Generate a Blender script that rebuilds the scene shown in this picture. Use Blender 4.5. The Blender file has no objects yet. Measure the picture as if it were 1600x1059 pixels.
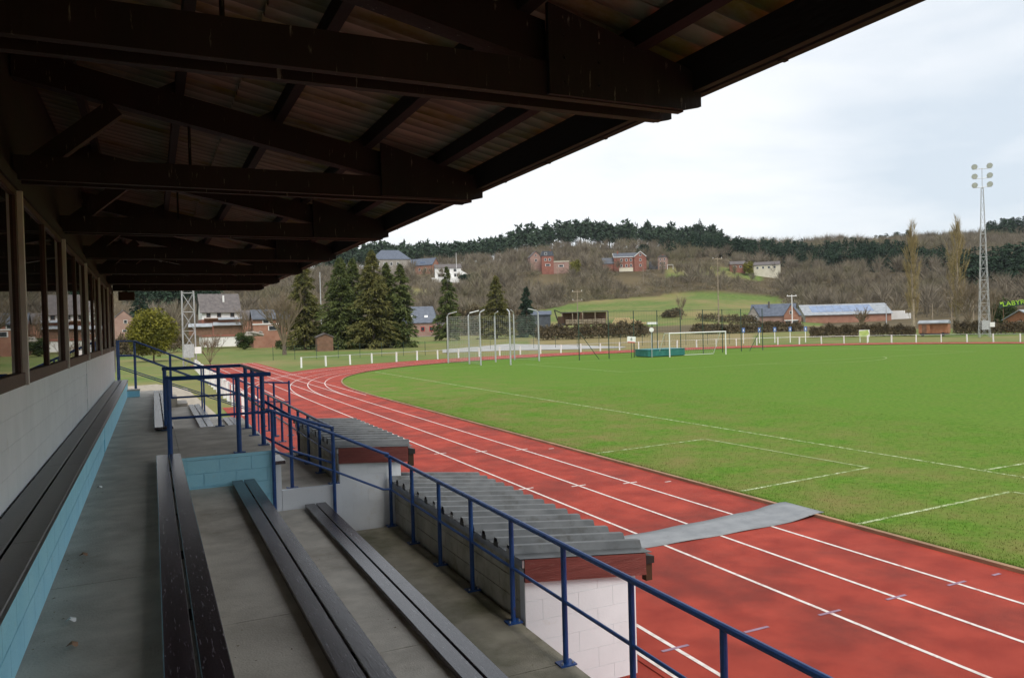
import bpy, math, random
import numpy as np
from mathutils import Vector, Matrix
random.seed(7); rng = np.random.default_rng(7)
scene = bpy.context.scene
col = scene.collection

# ------------------------------------------------------------------ camera
EYE = 3.6; FPX = 1200.0; CX, CY = 800.0, 529.5
YAW, PITCH, ROLL = math.radians(25.1), math.radians(-0.95), math.radians(1.5)
_f = Vector((math.sin(YAW)*math.cos(PITCH), math.cos(YAW)*math.cos(PITCH), math.sin(PITCH)))
_r = Vector((math.cos(YAW), -math.sin(YAW), 0)); _u = _r.cross(_f)
R2 = _r*math.cos(ROLL) - _u*math.sin(ROLL); U2 = _r*math.sin(ROLL) + _u*math.cos(ROLL)
cam = bpy.data.objects.new('camera', bpy.data.cameras.new('camera')); col.objects.link(cam)
cam.matrix_world = Matrix(((R2.x, U2.x, -_f.x, 0), (R2.y, U2.y, -_f.y, 0), (R2.z, U2.z, -_f.z, EYE), (0, 0, 0, 1)))
cam.data.sensor_width = 36.0; cam.data.lens = 36.0*FPX/1600.0
cam.data.clip_start = 0.05; cam.data.clip_end = 6000
scene.camera = cam

# ------------------------------------------------------------------ world, sun, exposure
SUN_EL, SUN_AZ = math.radians(58), math.radians(187)      # azimuth from +Y towards +X
world = bpy.data.worlds.new('World'); scene.world = world; world.use_nodes = True
wn, wl = world.node_tree.nodes, world.node_tree.links
bg = wn['Background']; bg.inputs['Strength'].default_value = 0.11
sky = wn.new('ShaderNodeTexSky'); sky.sky_type = 'NISHITA'; sky.sun_disc = False
sky.sun_elevation = SUN_EL; sky.sun_rotation = SUN_AZ; sky.air_density = 1.0; sky.dust_density = 2.0
tc = wn.new('ShaderNodeTexCoord'); mp = wn.new('ShaderNodeMapping'); mp.inputs['Scale'].default_value = (1.0, 1.0, 3.4)
nz = wn.new('ShaderNodeTexNoise'); nz.inputs['Scale'].default_value = 1.7; nz.inputs['Detail'].default_value = 6; nz.inputs['Roughness'].default_value = .52
nz.inputs['Distortion'].default_value = .35
rp = wn.new('ShaderNodeValToRGB'); rp.color_ramp.elements[0].position = .36; rp.color_ramp.elements[1].position = .57
rp.color_ramp.elements[0].color = (4.5, 5.0, 5.5, 1); rp.color_ramp.elements[1].color = (6.5, 6.6, 6.7, 1)
mx = wn.new('ShaderNodeMixRGB'); mx.inputs[0].default_value = .88
wl.new(tc.outputs['Generated'], mp.inputs['Vector']); wl.new(mp.outputs[0], nz.inputs['Vector']); wl.new(nz.outputs['Fac'], rp.inputs[0])
wl.new(sky.outputs[0], mx.inputs[1]); wl.new(rp.outputs[0], mx.inputs[2]); wl.new(mx.outputs[0], bg.inputs['Color'])
sl = bpy.data.lights.new('sun', 'SUN'); sl.energy = 2.0; sl.angle = math.radians(28); sl.color = (1, .95, .88)
so = bpy.data.objects.new('sun', sl); col.objects.link(so)
sd = Vector((math.sin(SUN_AZ)*math.cos(SUN_EL), math.cos(SUN_AZ)*math.cos(SUN_EL), math.sin(SUN_EL)))
so.rotation_euler = (-sd).to_track_quat('-Z', 'Y').to_euler(); so.location = (40, -40, 60)
vs = scene.view_settings; vs.view_transform = 'Standard'; vs.look = 'None'; vs.exposure = 0.62; vs.gamma = 1.0; vs.use_curve_mapping = False

# ------------------------------------------------------------------ helpers
def ray(px, py): return _f + R2*((px-CX)/FPX) - U2*((py-CY)/FPX)
def at(px, py, r):
    d = ray(px, py); h = math.hypot(d.x, d.y); return Vector((0, 0, EYE)) + d*(r/h)

def nodes_of(m): return m.node_tree.nodes, m.node_tree.links
def pmat(name, c1, c2=None, scale=4.0, rough=.8, bump=0.0, bscale=None, detail=5, c3=None, s3=1.0, t3=(.55, .7), metal=0.0, stretch=(1, 1, 1), spec=.5, pos=(.35, .65), xfade=None, wave=None):
    """two-tone noise in world space, an optional third patchy tone, optional fine relief"""
    m = bpy.data.materials.new(name); m.use_nodes = True; n, l = nodes_of(m); b = n['Principled BSDF']
    b.inputs['Roughness'].default_value = rough; b.inputs['Metallic'].default_value = metal; b.inputs['Specular IOR Level'].default_value = spec
    g = n.new('ShaderNodeNewGeometry'); mp_ = n.new('ShaderNodeMapping'); mp_.inputs['Scale'].default_value = stretch
    l.new(g.outputs['Position'], mp_.inputs['Vector'])
    t = n.new('ShaderNodeTexNoise'); t.inputs['Scale'].default_value = scale; t.inputs['Detail'].default_value = detail; l.new(mp_.outputs[0], t.inputs['Vector'])
    r = n.new('ShaderNodeValToRGB'); r.color_ramp.elements[0].position, r.color_ramp.elements[1].position = pos
    r.color_ramp.elements[0].color = (*c1, 1); r.color_ramp.elements[1].color = (*(c2 or c1), 1); l.new(t.outputs['Fac'], r.inputs[0])
    out = r.outputs[0]
    if c3:
        t3n = n.new('ShaderNodeTexNoise'); t3n.inputs['Scale'].default_value = s3; t3n.inputs['Detail'].default_value = 7; t3n.inputs['Roughness'].default_value = .65; l.new(mp_.outputs[0], t3n.inputs['Vector'])
        r3 = n.new('ShaderNodeValToRGB'); r3.color_ramp.elements[0].position, r3.color_ramp.elements[1].position = t3; l.new(t3n.outputs['Fac'], r3.inputs[0])
        fac = r3.outputs[0]
        if xfade:
            sx = n.new('ShaderNodeSeparateXYZ'); l.new(g.outputs['Position'], sx.inputs[0]); mr = n.new('ShaderNodeMapRange'); mr.inputs[1].default_value, mr.inputs[2].default_value, mr.inputs[3].default_value, mr.inputs[4].default_value = (*xfade, 1.0, .22); l.new(sx.outputs[0], mr.inputs[0])
            mu = n.new('ShaderNodeMath'); mu.operation = 'MULTIPLY'; l.new(fac, mu.inputs[0]); l.new(mr.outputs[0], mu.inputs[1]); fac = mu.outputs[0]
        mm = n.new('ShaderNodeMixRGB'); l.new(fac, mm.inputs[0]); l.new(out, mm.inputs[1]); mm.inputs[2].default_value = (*c3, 1); out = mm.outputs[0]
    if wave:   # darker troughs and paler crests on a corrugated sheet, pitch wave along y
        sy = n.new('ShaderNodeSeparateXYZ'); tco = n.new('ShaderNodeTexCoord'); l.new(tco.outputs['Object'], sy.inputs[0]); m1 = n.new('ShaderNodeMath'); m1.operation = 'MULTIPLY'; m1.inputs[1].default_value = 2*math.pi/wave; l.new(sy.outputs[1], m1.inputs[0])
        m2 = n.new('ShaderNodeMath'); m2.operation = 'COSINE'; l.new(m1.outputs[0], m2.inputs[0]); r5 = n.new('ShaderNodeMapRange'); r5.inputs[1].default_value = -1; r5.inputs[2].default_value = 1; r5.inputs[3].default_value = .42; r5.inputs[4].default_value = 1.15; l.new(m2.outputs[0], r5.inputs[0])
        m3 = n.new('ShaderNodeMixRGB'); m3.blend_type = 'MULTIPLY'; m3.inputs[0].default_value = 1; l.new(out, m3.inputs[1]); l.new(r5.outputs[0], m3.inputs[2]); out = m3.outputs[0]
    l.new(out, b.inputs['Base Color'])
    if bump:
        bt = n.new('ShaderNodeTexNoise'); bt.inputs['Scale'].default_value = bscale or scale*8; bt.inputs['Detail'].default_value = 4; l.new(mp_.outputs[0], bt.inputs['Vector'])
        bu = n.new('ShaderNodeBump'); bu.inputs['Strength'].default_value = bump; bu.inputs['Distance'].default_value = .02; l.new(bt.outputs['Fac'], bu.inputs['Height']); l.new(bu.outputs[0], b.inputs['Normal'])
    return m

class MB:
    def __init__(s): s.v = []; s.f = []
    def add(s, vs_, fs):
        o = len(s.v); s.v += [tuple(v) for v in vs_]; s.f += [tuple(i+o for i in f) for f in fs]; return s
    def box(s, x0, x1, y0, y1, z0, z1):
        return s.add([(x0,y0,z0),(x1,y0,z0),(x1,y1,z0),(x0,y1,z0),(x0,y0,z1),(x1,y0,z1),(x1,y1,z1),(x0,y1,z1)],
                     [(0,3,2,1),(4,5,6,7),(0,1,5,4),(1,2,6,5),(2,3,7,6),(3,0,4,7)])
    def prism(s, poly, axis, a, b):
        """polygon in the two other axes extruded along axis from a to b"""
        n = len(poly)
        def p(q, t):
            return {'x': (t, q[0], q[1]), 'y': (q[0], t, q[1]), 'z': (q[0], q[1], t)}[axis]
        return s.add([p(q, a) for q in poly]+[p(q, b) for q in poly], [tuple(range(n)), tuple(range(2*n-1, n-1, -1))]+[(i, n+i, n+(i+1) % n, (i+1) % n) for i in range(n)])
    def tube(s, pts, r, n=8, r2=None, cap=True):
        pts = [Vector(p) for p in pts]; k = len(pts); rings = []
        for i, p in enumerate(pts):
            d = (pts[min(i+1, k-1)]-pts[max(i-1, 0)]).normalized()
            a = d.cross(Vector((0, 0, 1)) if abs(d.z) < .95 else Vector((1, 0, 0))).normalized(); b = d.cross(a)
            rr = r if r2 is None else r+(r2-r)*i/(k-1)
            rings.append([p+(a*math.cos(2*math.pi*j/n)+b*math.sin(2*math.pi*j/n))*rr for j in range(n)])
        fs = [(i*n+j, i*n+(j+1) % n, (i+1)*n+(j+1) % n, (i+1)*n+j) for i in range(k-1) for j in range(n)]
        if cap: fs += [tuple(range(n-1, -1, -1)), tuple((k-1)*n+j for j in range(n))]
        return s.add([v for rg in rings for v in rg], fs)
    def bar(s, p, q, w, h):
        """rectangular bar p-q: w across (horizontal), h tall"""
        p, q = Vector(p), Vector(q); d = (q-p).normalized()
        a = d.cross(Vector((0, 0, 1)) if abs(d.z) < .98 else Vector((0, 1, 0))).normalized()*(w/2); b = d.cross(a).normalized()*(h/2)
        return s.add([p-a-b, p+a-b, p+a+b, p-a+b, q-a-b, q+a-b, q+a+b, q-a+b], [(0,1,2,3),(7,6,5,4),(0,4,5,1),(1,5,6,2),(2,6,7,3),(3,7,4,0)])
    def mesh(s, name, off=None):
        me = bpy.data.meshes.new(name); v = s.v if off is None else [(a-off[0], b-off[1], c-off[2]) for a, b, c in s.v]
        me.from_pydata(v, [], s.f); me.update(); return me

def tag(o, label=None, cat=None, group=None, kind=None):
    for k, v in (('label', label), ('category', cat), ('group', group), ('kind', kind)):
        if v: o[k] = v
    return o
def wloc(o):
    v = Vector((0, 0, 0))
    while o: v += o.location; o = o.parent
    return v
def ob(name, m, mat=None, parent=None, loc=None, world_co=True, smooth=False, rot=None):
    """links a mesh (or builder) as one object; with a parent and world_co the vertices are in scene coordinates"""
    if isinstance(m, MB): m = m.mesh(name, wloc(parent) if parent is not None and world_co and loc is None else None)
    if mat and not m.materials: m.materials.append(mat)
    if smooth: m.polygons.foreach_set('use_smooth', [True]*len(m.polygons))
    o = bpy.data.objects.new(name, m); col.objects.link(o)
    if parent is not None: o.parent = parent
    if loc is not None: o.location = (Vector(loc)-wloc(parent)) if (parent is not None and world_co) else Vector(loc)
    if rot: o.rotation_euler = rot
    return o
def thing(name, label, cat, loc=(0, 0, 0), rz=0, group=None):
    o = bpy.data.objects.new(name, None); col.objects.link(o); o.location = loc; o.rotation_euler = (0, 0, rz); o.empty_display_size = .2
    return tag(o, label, cat, group)
def struct(name, m, mat): return tag(ob(name, m, mat), kind='structure')
def stuff(name, m, mat, label, cat): return tag(ob(name, m, mat), label, cat, kind='stuff')
def grid_mesh(name, V, F, mat, smooth=False):
    me = bpy.data.meshes.new(name); V = np.asarray(V, np.float32); F = np.asarray(F, np.int32); k = F.shape[1]
    me.vertices.add(len(V)); me.vertices.foreach_set('co', V.ravel()); me.loops.add(F.size); me.loops.foreach_set('vertex_index', F.ravel())
    me.polygons.add(len(F)); me.polygons.foreach_set('loop_start', np.arange(0, F.size, k, dtype=np.int32)); me.polygons.foreach_set('loop_total', np.full(len(F), k, np.int32))
    if smooth: me.polygons.foreach_set('use_smooth', np.ones(len(F), bool))
    me.update(); me.validate(); me.materials.append(mat); return me

# ------------------------------------------------------------------ materials
M = {}
M['concrete'] = pmat('concrete_floor', (.43,.39,.33), (.56,.51,.435), 3.4, .6, .3, 70, c3=(.30,.262,.21), s3=1.5, t3=(.46,.72))
M['concrete_mossy'] = pmat('mossy_concrete_floor', (.20,.18,.135), (.29,.265,.20), 3.4, .65, .3, 70, c3=(.095,.09,.045), s3=1.3, t3=(.44,.66))
M['concrete_raw'] = pmat('bare_block', (.42,.41,.36), (.55,.53,.47), 3, .85, .4, 50, c3=(.22,.20,.11), s3=1.8, t3=(.5,.7))
M['white'] = pmat('white_masonry', (.76,.79,.82), (.82,.85,.88), 2.5, .7, .1, 45, c3=(.62,.60,.53), s3=2.3, t3=(.62,.8))
M['joint'] = pmat('painted_joint', (.74,.77,.80), (.80,.83,.86), 6, .8)
M['blue_block'] = pmat('sky_blue_paint', (.34,.72,.90), (.40,.78,.94), 3, .6, .3, 40, c3=(.42,.68,.78), s3=9, t3=(.6,.75))
M['blue_joint'] = pmat('sky_blue_joint', (.30,.67,.85), (.34,.71,.88), 3, .7)
M['plank'] = pmat('bench_wood_dark', (.022,.014,.018), (.044,.031,.038), 16, .24, .06, 120, c3=(.22,.21,.22), s3=70, t3=(.58,.70), stretch=(1, .10, 1), spec=.9)
M['plank_left'] = pmat('bench_wood_wall', (.010,.008,.008), (.022,.017,.016), 14, .30, .06, 120, c3=(.15,.14,.135), s3=30, t3=(.68,.82), stretch=(1, .2, 1))
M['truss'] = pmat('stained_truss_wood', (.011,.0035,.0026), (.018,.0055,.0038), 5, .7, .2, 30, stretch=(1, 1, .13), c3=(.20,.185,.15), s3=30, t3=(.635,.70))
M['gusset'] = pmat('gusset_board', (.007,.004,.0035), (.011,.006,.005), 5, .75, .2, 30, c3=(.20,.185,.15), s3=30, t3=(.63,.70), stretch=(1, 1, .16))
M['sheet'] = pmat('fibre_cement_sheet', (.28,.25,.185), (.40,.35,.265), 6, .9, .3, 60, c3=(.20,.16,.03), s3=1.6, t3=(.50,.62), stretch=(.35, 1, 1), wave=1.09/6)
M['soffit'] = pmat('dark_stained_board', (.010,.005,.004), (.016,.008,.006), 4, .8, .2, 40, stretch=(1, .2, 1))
M['winframe'] = pmat('brown_window_frame', (.045,.017,.011), (.07,.028,.018), 8, .55, .2, 60, stretch=(1, .3, 1))
M['winpost'] = pmat('pale_window_post', (.62,.59,.54), (.70,.67,.62), 6, .6)
M['pane'] = pmat('dark_window_glass', (.008,.009,.009), (.010,.011,.011), 1, .012, spec=1.0)
M['pane'].node_tree.nodes['Principled BSDF'].inputs['IOR'].default_value = 2.3
M['rail'] = pmat('navy_rail_paint', (.011,.052,.20), (.018,.075,.26), 9, .36, .15, 120, c3=(.065,.03,.02), s3=14, t3=(.64,.72))
M['galv'] = pmat('galvanised_steel', (.42,.43,.44), (.55,.56,.57), 7, .45, metal=.5)
M['trap'] = pmat('galvanised_roof_sheet', (.085,.09,.092), (.135,.14,.142), 3, .42, .1, 40, c3=(.06,.058,.052), s3=5, t3=(.52,.75), metal=.6)
M['fascia'] = pmat('red_stained_fascia', (.13,.028,.022), (.19,.045,.036), 5, .7, .3, 50, c3=(.24,.11,.085), s3=24, t3=(.58,.75), stretch=(.25, 1, 2.5))
M['rubber'] = pmat('rubber_mat', (.15,.16,.17), (.21,.22,.23), 3, .5, .2, 60, c3=(.10,.10,.10), s3=6, t3=(.6,.72))
M['black'] = pmat('black_plastic', (.012,.012,.012), (.02,.02,.02), 6, .5)
M['whitepaint'] = pmat('white_paint', (.74,.74,.72), (.80,.80,.78), 5, .5, c3=(.5,.5,.46), s3=7, t3=(.68,.8))
M['line'] = pmat('white_line_paint', (.50,.44,.41), (.66,.61,.58), 9, .7, c3=(.36,.10,.08), s3=7, t3=(.56,.72))
M['tick'] = pmat('blue_line_paint', (.20,.12,.17), (.27,.17,.23), 9, .7)
M['chalk'] = pmat('chalk_line', (.26,.33,.13), (.50,.55,.36), 14, .9, pos=(.3, .6), c3=(.12,.18,.03), s3=6, t3=(.42,.56))
M['faint'] = pmat('worn_chalk_line', (.20,.26,.09), (.40,.44,.24), 14, .9, c3=(.14,.19,.05), s3=7, t3=(.42,.6))
M['kerb'] = pmat('kerb_board', (.21,.12,.07), (.33,.19,.11), 6, .8, .2, 60, stretch=(1, .3, 1))
M['track'] = pmat('red_track_surface', (.24,.027,.0155), (.35,.048,.028), 1.6, .85, .6, 150, detail=10, c3=(.150,.025,.017), s3=.5, t3=(.46,.70), spec=.3)
M['gravel'] = pmat('gravel_path', (.22,.19,.15), (.34,.30,.24), 3, .95, .4, 40)
M['brown'] = pmat('brown_box', (.04,.018,.006), (.06,.026,.01), 5, .6)

# pitch grass: green with dry worn patches
M['grass'] = pmat('pitch_grass', (.060,.138,.011), (.102,.190,.022), 6.0, .95, .7, 45, detail=10, c3=(.160,.152,.047), s3=.6, t3=(.38,.66), spec=.1, xfade=(13, 25))
M['blade'] = pmat('grass_blades', (.058,.138,.010), (.10,.195,.020), 2.5, .8, c3=(.165,.150,.050), s3=.6, t3=(.38,.66), spec=.15, xfade=(13, 25))

# ------------------------------------------------------------------ terrain
COLS = np.array([-500, 250, 700, 900, 1100, 1300, 1450, 1600, 2400.])
RAD = np.array([0, 140, 200, 260, 330, 400, 450, 550, 650, 750, 900, 1200, 2500.])
ZT = np.array([[0,0,.8,2,10,20,28,40,44,44,40,30,20],
 [0,0,.8,2,10,22,30,40,44,44,40,30,20],
 [0,0,.8,1.5,9,25,34,46,51,50,45,35,20],
 [0,0,.8,2,8,18,34,55,69,70,60,50,20],
 [0,0,.8,3,9,17,32,50,61,64,58,50,20],
 [0,0,.8,1.2,2.2,13,24,42,55,62,62,50,20],
 [0,0,.8,1.2,3,12,21,38,52,62,74,60,20],
 [0,0,.8,1.8,5,12,19,35,50,62,76,60,20],
 [0,0,.8,1.8,5,12,19,35,50,62,76,60,20.]])
def colof(x, y):
    a = np.arctan2(x, y)-YAW
    a = np.clip(a, -1.15, 1.15); return CX+FPX*np.tan(a)
def ter(x, y):
    x = np.asarray(x, float); y = np.asarray(y, float); r = np.hypot(x, y); c = np.clip(colof(x, y), COLS[0], COLS[-1])
    out = np.zeros(r.shape); i = np.clip(np.searchsorted(COLS, c)-1, 0, len(COLS)-2); t = (c-COLS[i])/(COLS[i+1]-COLS[i]); t = t*t*(3-2*t)
    rows = np.stack([np.interp(r, RAD, z) for z in ZT]); ii = np.arange(r.size).reshape(r.shape)
    rf = rows.reshape(len(COLS), -1); a = rf[i.ravel(), ii.ravel()].reshape(r.shape); b = rf[(i+1).ravel(), ii.ravel()].reshape(r.shape)
    bumps = np.clip((r-230)/200, 0, 1)*(1.6*np.sin(x*.035+1)*np.sin(y*.03)+.7*np.sin(x*.09)*np.cos(y*.08+2))
    return a*(1-t)+b*t+bumps
def gz(x, y): return float(ter(np.array([x]), np.array([y]))[0])
def gpt(px, r, sink=0.):
    d = ray(px, 500); h = math.hypot(d.x, d.y); x, y = d.x*r/h, d.y*r/h; return Vector((x, y, gz(x, y)-sink))
def meadow(c, r):
    """1 inside the open hillside fields"""
    top = np.interp(c, [820, 900, 1000, 1150, 1240, 1290], [330, 372, 400, 408, 400, 300])
    m1 = (c > 825) & (c < 1285) & (r > 250) & (r < top)
    m2 = (c > 1040) & (c < 1190) & (r > 432) & (r < 462)
    m3 = (c > 628) & (c < 680) & (r > 372) & (r < 395)
    return m1 | m2 | m3
az = np.concatenate([np.radians(np.arange(-180, -35, 5.)), np.radians(np.arange(-35, 85, .35)), np.radians(np.arange(85, 180.1, 5.))])
rr = np.concatenate([[0.01, 40, 90, 120, 138], np.arange(150, 480, 6.), np.arange(490, 960, 14.), [1000, 1100, 1300, 1700, 2500, 4000]])
AA, RR = np.meshgrid(az, rr, indexing='ij'); TX, TY = np.sin(AA)*RR, np.cos(AA)*RR
TZ = ter(TX, TY)-.03
na, nr = AA.shape; idx = np.arange(na*nr).reshape(na, nr)
FQ = np.stack([idx[:-1, :-1], idx[:-1, 1:], idx[1:, 1:], idx[1:, :-1]], -1).reshape(-1, 4)
gm = bpy.data.materials.new('hill_ground'); gm.use_nodes = True; n_, l_ = nodes_of(gm); b_ = n_['Principled BSDF']; b_.inputs['Roughness'].default_value = .95; b_.inputs['Specular IOR Level'].default_value = .1
at_ = n_.new('ShaderNodeVertexColor'); at_.layer_name = 'cover'
sp_ = n_.new('ShaderNodeSeparateColor'); l_.new(at_.outputs[0], sp_.inputs[0])
ge_ = n_.new('ShaderNodeNewGeometry')
def _noise(sc_, det=6):
    t = n_.new('ShaderNodeTexNoise'); t.inputs['Scale'].default_value = sc_; t.inputs['Detail'].default_value = det; l_.new(ge_.outputs['Position'], t.inputs['Vector']); return t.outputs['Fac']
def _ramp(f, a, b, ca, cb):
    r = n_.new('ShaderNodeValToRGB'); r.color_ramp.elements[0].position, r.color_ramp.elements[1].position = a, b
    r.color_ramp.elements[0].color, r.color_ramp.elements[1].color = (*ca, 1), (*cb, 1); l_.new(f, r.inputs[0]); return r.outputs[0]
def _mix(f, a, b):
    m = n_.new('ShaderNodeMixRGB'); l_.new(f, m.inputs[0]); l_.new(a, m.inputs[1]); l_.new(b, m.inputs[2]); return m.outputs[0]
wood_c = _ramp(_noise(.05), .35, .65, (.075,.06,.035), (.12,.095,.055))
grass_c = _mix(_ramp(_noise(.03), .40, .62, (0,0,0), (1,1,1)), _ramp(_noise(.5, 9), .3, .7, (.07,.115,.026), (.13,.175,.05)), _ramp(_noise(.2), .3, .7, (.15,.16,.055), (.22,.17,.08)))
dry_c = _ramp(_noise(.15), .3, .7, (.24,.19,.10), (.17,.15,.06))
l_.new(_mix(sp_.outputs[1], _mix(sp_.outputs[0], wood_c, grass_c), dry_c), b_.inputs['Base Color'])
tm = grid_mesh('ground', np.stack([TX, TY, TZ], -1).reshape(-1, 3), FQ, gm, True)
CC = colof(TX, TY).ravel(); RF = RR.ravel()
g_near = RF < np.interp(CC, [-500, 400, 700, 820, 1200, 1700], [230, 205, 235, 215, 190, 190])
isg = (g_near | meadow(CC, RF)).astype(np.float32)
dry = ((RF > 118) & (RF < 185) & (CC > 830) & (CC < 1180)).astype(np.float32)
ca = tm.color_attributes.new('cover', 'FLOAT_COLOR', 'POINT'); ca.data.foreach_set('color', np.stack([isg, dry, isg*0, isg*0+1], -1).ravel())
tag(ob('ground', tm), kind='structure')

# ------------------------------------------------------------------ track, pitch, markings
XC, YC, AX, BY, NE = 52.0, 40.0, 41.2, 38.5, 2.6
def curve_pt(t):
    c, s_ = math.cos(t), math.sin(t)
    return (XC-AX*math.copysign(abs(c)**(2/NE), c), YC+BY*abs(s_)**(2/NE))
ts = [math.pi*(i/160) for i in range(161)]
inner = [(10.8, -60.), (10.8, -20.), (10.8, 0.), (10.8, 20.)]+[curve_pt(t) for t in ts]+[(93.2, 20.), (93.2, -60.)]
inner = [p for i, p in enumerate(inner) if i == 0 or math.hypot(p[0]-inner[i-1][0], p[1]-inner[i-1][1]) > .05]
# even out spacing
res = []
for a, b in zip(inner[:-1], inner[1:]):
    k = max(1, int(math.hypot(b[0]-a[0], b[1]-a[1])/1.0)); res += [(a[0]+(b[0]-a[0])*j/k, a[1]+(b[1]-a[1])*j/k) for j in range(k)]
inner = res+[inner[-1]]
def normals(P):
    out = []
    for i in range(len(P)):
        a, b = P[max(i-3, 0)], P[min(i+3, len(P)-1)]; d = Vector((b[0]-a[0], b[1]-a[1])).normalized(); out.append((-d.y, d.x))
    return out
INN = normals(inner)
def off(d): return [(p[0]+n[0]*d, p[1]+n[1]*d) for p, n in zip(inner, INN)]
def width(p): return 6.2+2.2*min(1, max(0, (p[1]-55)/15))
outer = [(p[0]+n[0]*width(p), p[1]+n[1]*width(p)) for p, n in zip(inner, INN)]
def strip(A, B, z):
    m = MB(); k = len(A); m.add([(p[0], p[1], z) for p in A]+[(p[0], p[1], z) for p in B], [(i, i+1, k+i+1, k+i) for i in range(k-1)]); return m
track = struct('running_track', strip(inner, outer, .0), M['track'])
tag(ob('sprint_lane_extension', MB().add([(3.9,40,-.004),(11.2,40,-.004),(11.2,97,-.004),(3.9,97,-.004)], [(0,1,2,3)]), M['track'], track))
for k in range(1, 7):
    if k == 4: continue
    d = 1.135*k if k < 6 else 6.1
    ob('lane_line', strip(off(d-.027), off(d+.027), .004), M['line'], track)
for k in range(0, 6):
    x = 10.8-1.135*k-(.15 if k == 0 else 0); ob('sprint_line', MB().box(x-.025, x+.025, 42, 96, -.003, .0025 if k == 0 else .0027), M['line'], track)
for y in (96, 86, 79): ob('start_line', MB().box(4, 10.8, y-.03, y+.03, -.003, .0045), M['line'], track)
# take-over ticks across the lane lines
for k in range(0, 6):
    x = 10.8-1.135*k-(.35 if k == 0 else 0)
    for y, m_ in ((6.75+.03*k, 'tick'), (14.2, 'line'), (19.8, 'line')):
        yy = y+(.35*k if m_ == 'line' else 0)
        ob('lane_tick', MB().box(x-(.18 if k else .08), x+(.18 if k else .08), yy-.022, yy+.022, .003, .0062), M[m_], track)
kerb = tag(ob('track_kerb', strip(off(-.06), off(.03), .055), M['kerb']), kind='structure')
ob('kerb_face', (lambda m: m.add([(p[0], p[1], z) for z in (.055, -.02) for p in off(.03)], [(i, i+1, len(inner)+i+1, len(inner)+i) for i in range(len(inner)-1)]))(MB()), M['kerb'], kerb)
pm = MB(); io = off(-.05); pm.add([(p[0], p[1], .0) for p in io]+[(52, -60, 0), (52, 30, 0)], [(i, i+1, len(io)+1) for i in range(len(io)-1)]+[(len(io)+1, len(io)-1, len(io)), (len(io)+1, len(io), 0)])
pitch = struct('pitch', pm, M['grass'])
def pline(x0, y0, x1, y1, w=.1, mat='chalk', z=.004):
    d = Vector((x1-x0, y1-y0)).normalized(); n = (-d.y*w/2, d.x*w/2)
    ob('pitch_line', MB().add([(x0+n[0], y0+n[1], z), (x0-n[0], y0-n[1], z), (x1-n[0], y1-n[1], z), (x1+n[0], y1+n[1], z)], [(0, 1, 2, 3)]), M[mat], pitch)
pline(17.2, -35, 17.2, 64.5, .085); pline(86.2, -35, 86.2, 64.5, .085); pline(17.2, 64.5, 86.2, 64.5, .1)
pline(17.25, 11.4, 86.2, 11.4, .085, z=.0075)
pline(31.5, 48, 31.5, 64.5, .1); pline(71.9, 48, 71.9, 64.5, .1); pline(31.5, 48, 71.9, 48, .1, 'faint', .0075)
pline(11.0, 18.35, 15.2, 18.75, .07); pline(11.15, 12.6, 15.45, 13.0, .08); pline(11.0, 9.55, 15.6, 9.75, .08)
pline(15.2, 18.7, 15.4, 13.0, .09, 'faint', .0075); pline(15.6, 9.7, 15.7, 4, .09, 'faint', .0075)
for i in range(14):
    a0, a1 = math.pi*(1.20+.6*i/14), math.pi*(1.20+.6*(i+1)/14)
    pline(51.7+9.15*math.cos(a0), 53.5+9.15*math.sin(a0), 51.7+9.15*math.cos(a1), 53.5+9.15*math.sin(a1), .1, 'faint', .0110)

# short grass blades near the kerb side of the pitch
NB = 120000
bx = 10.9+13.5*rng.random(NB)**1.7; by = 4+34*rng.random(NB)**1.3; bh = .012+.022*rng.random(NB); ba = rng.random(NB)*6.283; bw = .004+.004*rng.random(NB)
edge = rng.random(NB) < .12; bx[edge] = 10.84+.22*rng.random(edge.sum()); bh[edge] *= 1.9
lx, ly = (rng.random(NB)-.5)*.03, (rng.random(NB)-.5)*.03
BV = np.stack([np.stack([bx-np.cos(ba)*bw, by-np.sin(ba)*bw, bx*0-.005], -1), np.stack([bx+np.cos(ba)*bw, by+np.sin(ba)*bw, bx*0-.005], -1), np.stack([bx+lx, by+ly, bh], -1)], 1).reshape(-1, 3)
stuff('pitch_grass', grid_mesh('pitch_grass', BV, np.arange(NB*3).reshape(-1, 3), M['blade']), None, 'short worn green grass of the football pitch beside the red track', 'grass')

# ------------------------------------------------------------------ grandstand
YN, YF = -6.0, 23.6            # built extent along the stand
Z0, Z1, Z2, ZA = 2.0, 1.575, 1.158, .745
YE = 10.85                     # end of the near seating block
gs = thing('grandstand', 'long covered grandstand with dark timber roof trusses, white wall and concrete tiers', 'grandstand', (0, 0, 0))
cuts = [YN, -4.65, .52, 5.68, YE]
def slabs(name, x0, x1, z, ys, zb=None, mat='concrete'):
    for a, b in zip(ys[:-1], ys[1:]):
        ob('floor_slab', MB().box(x0, x1, a+.004, b-.004, z-.16 if zb is None else zb, z), M[mat], gs)
slabs('w', -.64, .285, Z0, cuts+[14.3, 18.9, YF+1.2], mat='concrete'); slabs('a', .289, 1.185, Z1, cuts); slabs('b', 1.189, 2.115, Z2, cuts); slabs('c', 2.119, 3.13, ZA, cuts, mat='concrete_mossy')
slabs('fa', .289, 1.185, Z1, [14.32, 18.9, YF]); slabs('fb', 1.189, 2.3, Z2, [14.32, 18.9, YF])
for x0, z, zb in ((.27, Z0-.161, Z1), (1.17, Z1-.161, Z2), (2.10, Z2-.161, ZA)):
    ob('riser', MB().box(x0-.16, x0, YN, YF if x0 < 2 else YE, -.3, z), M['concrete_raw'], gs)
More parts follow.
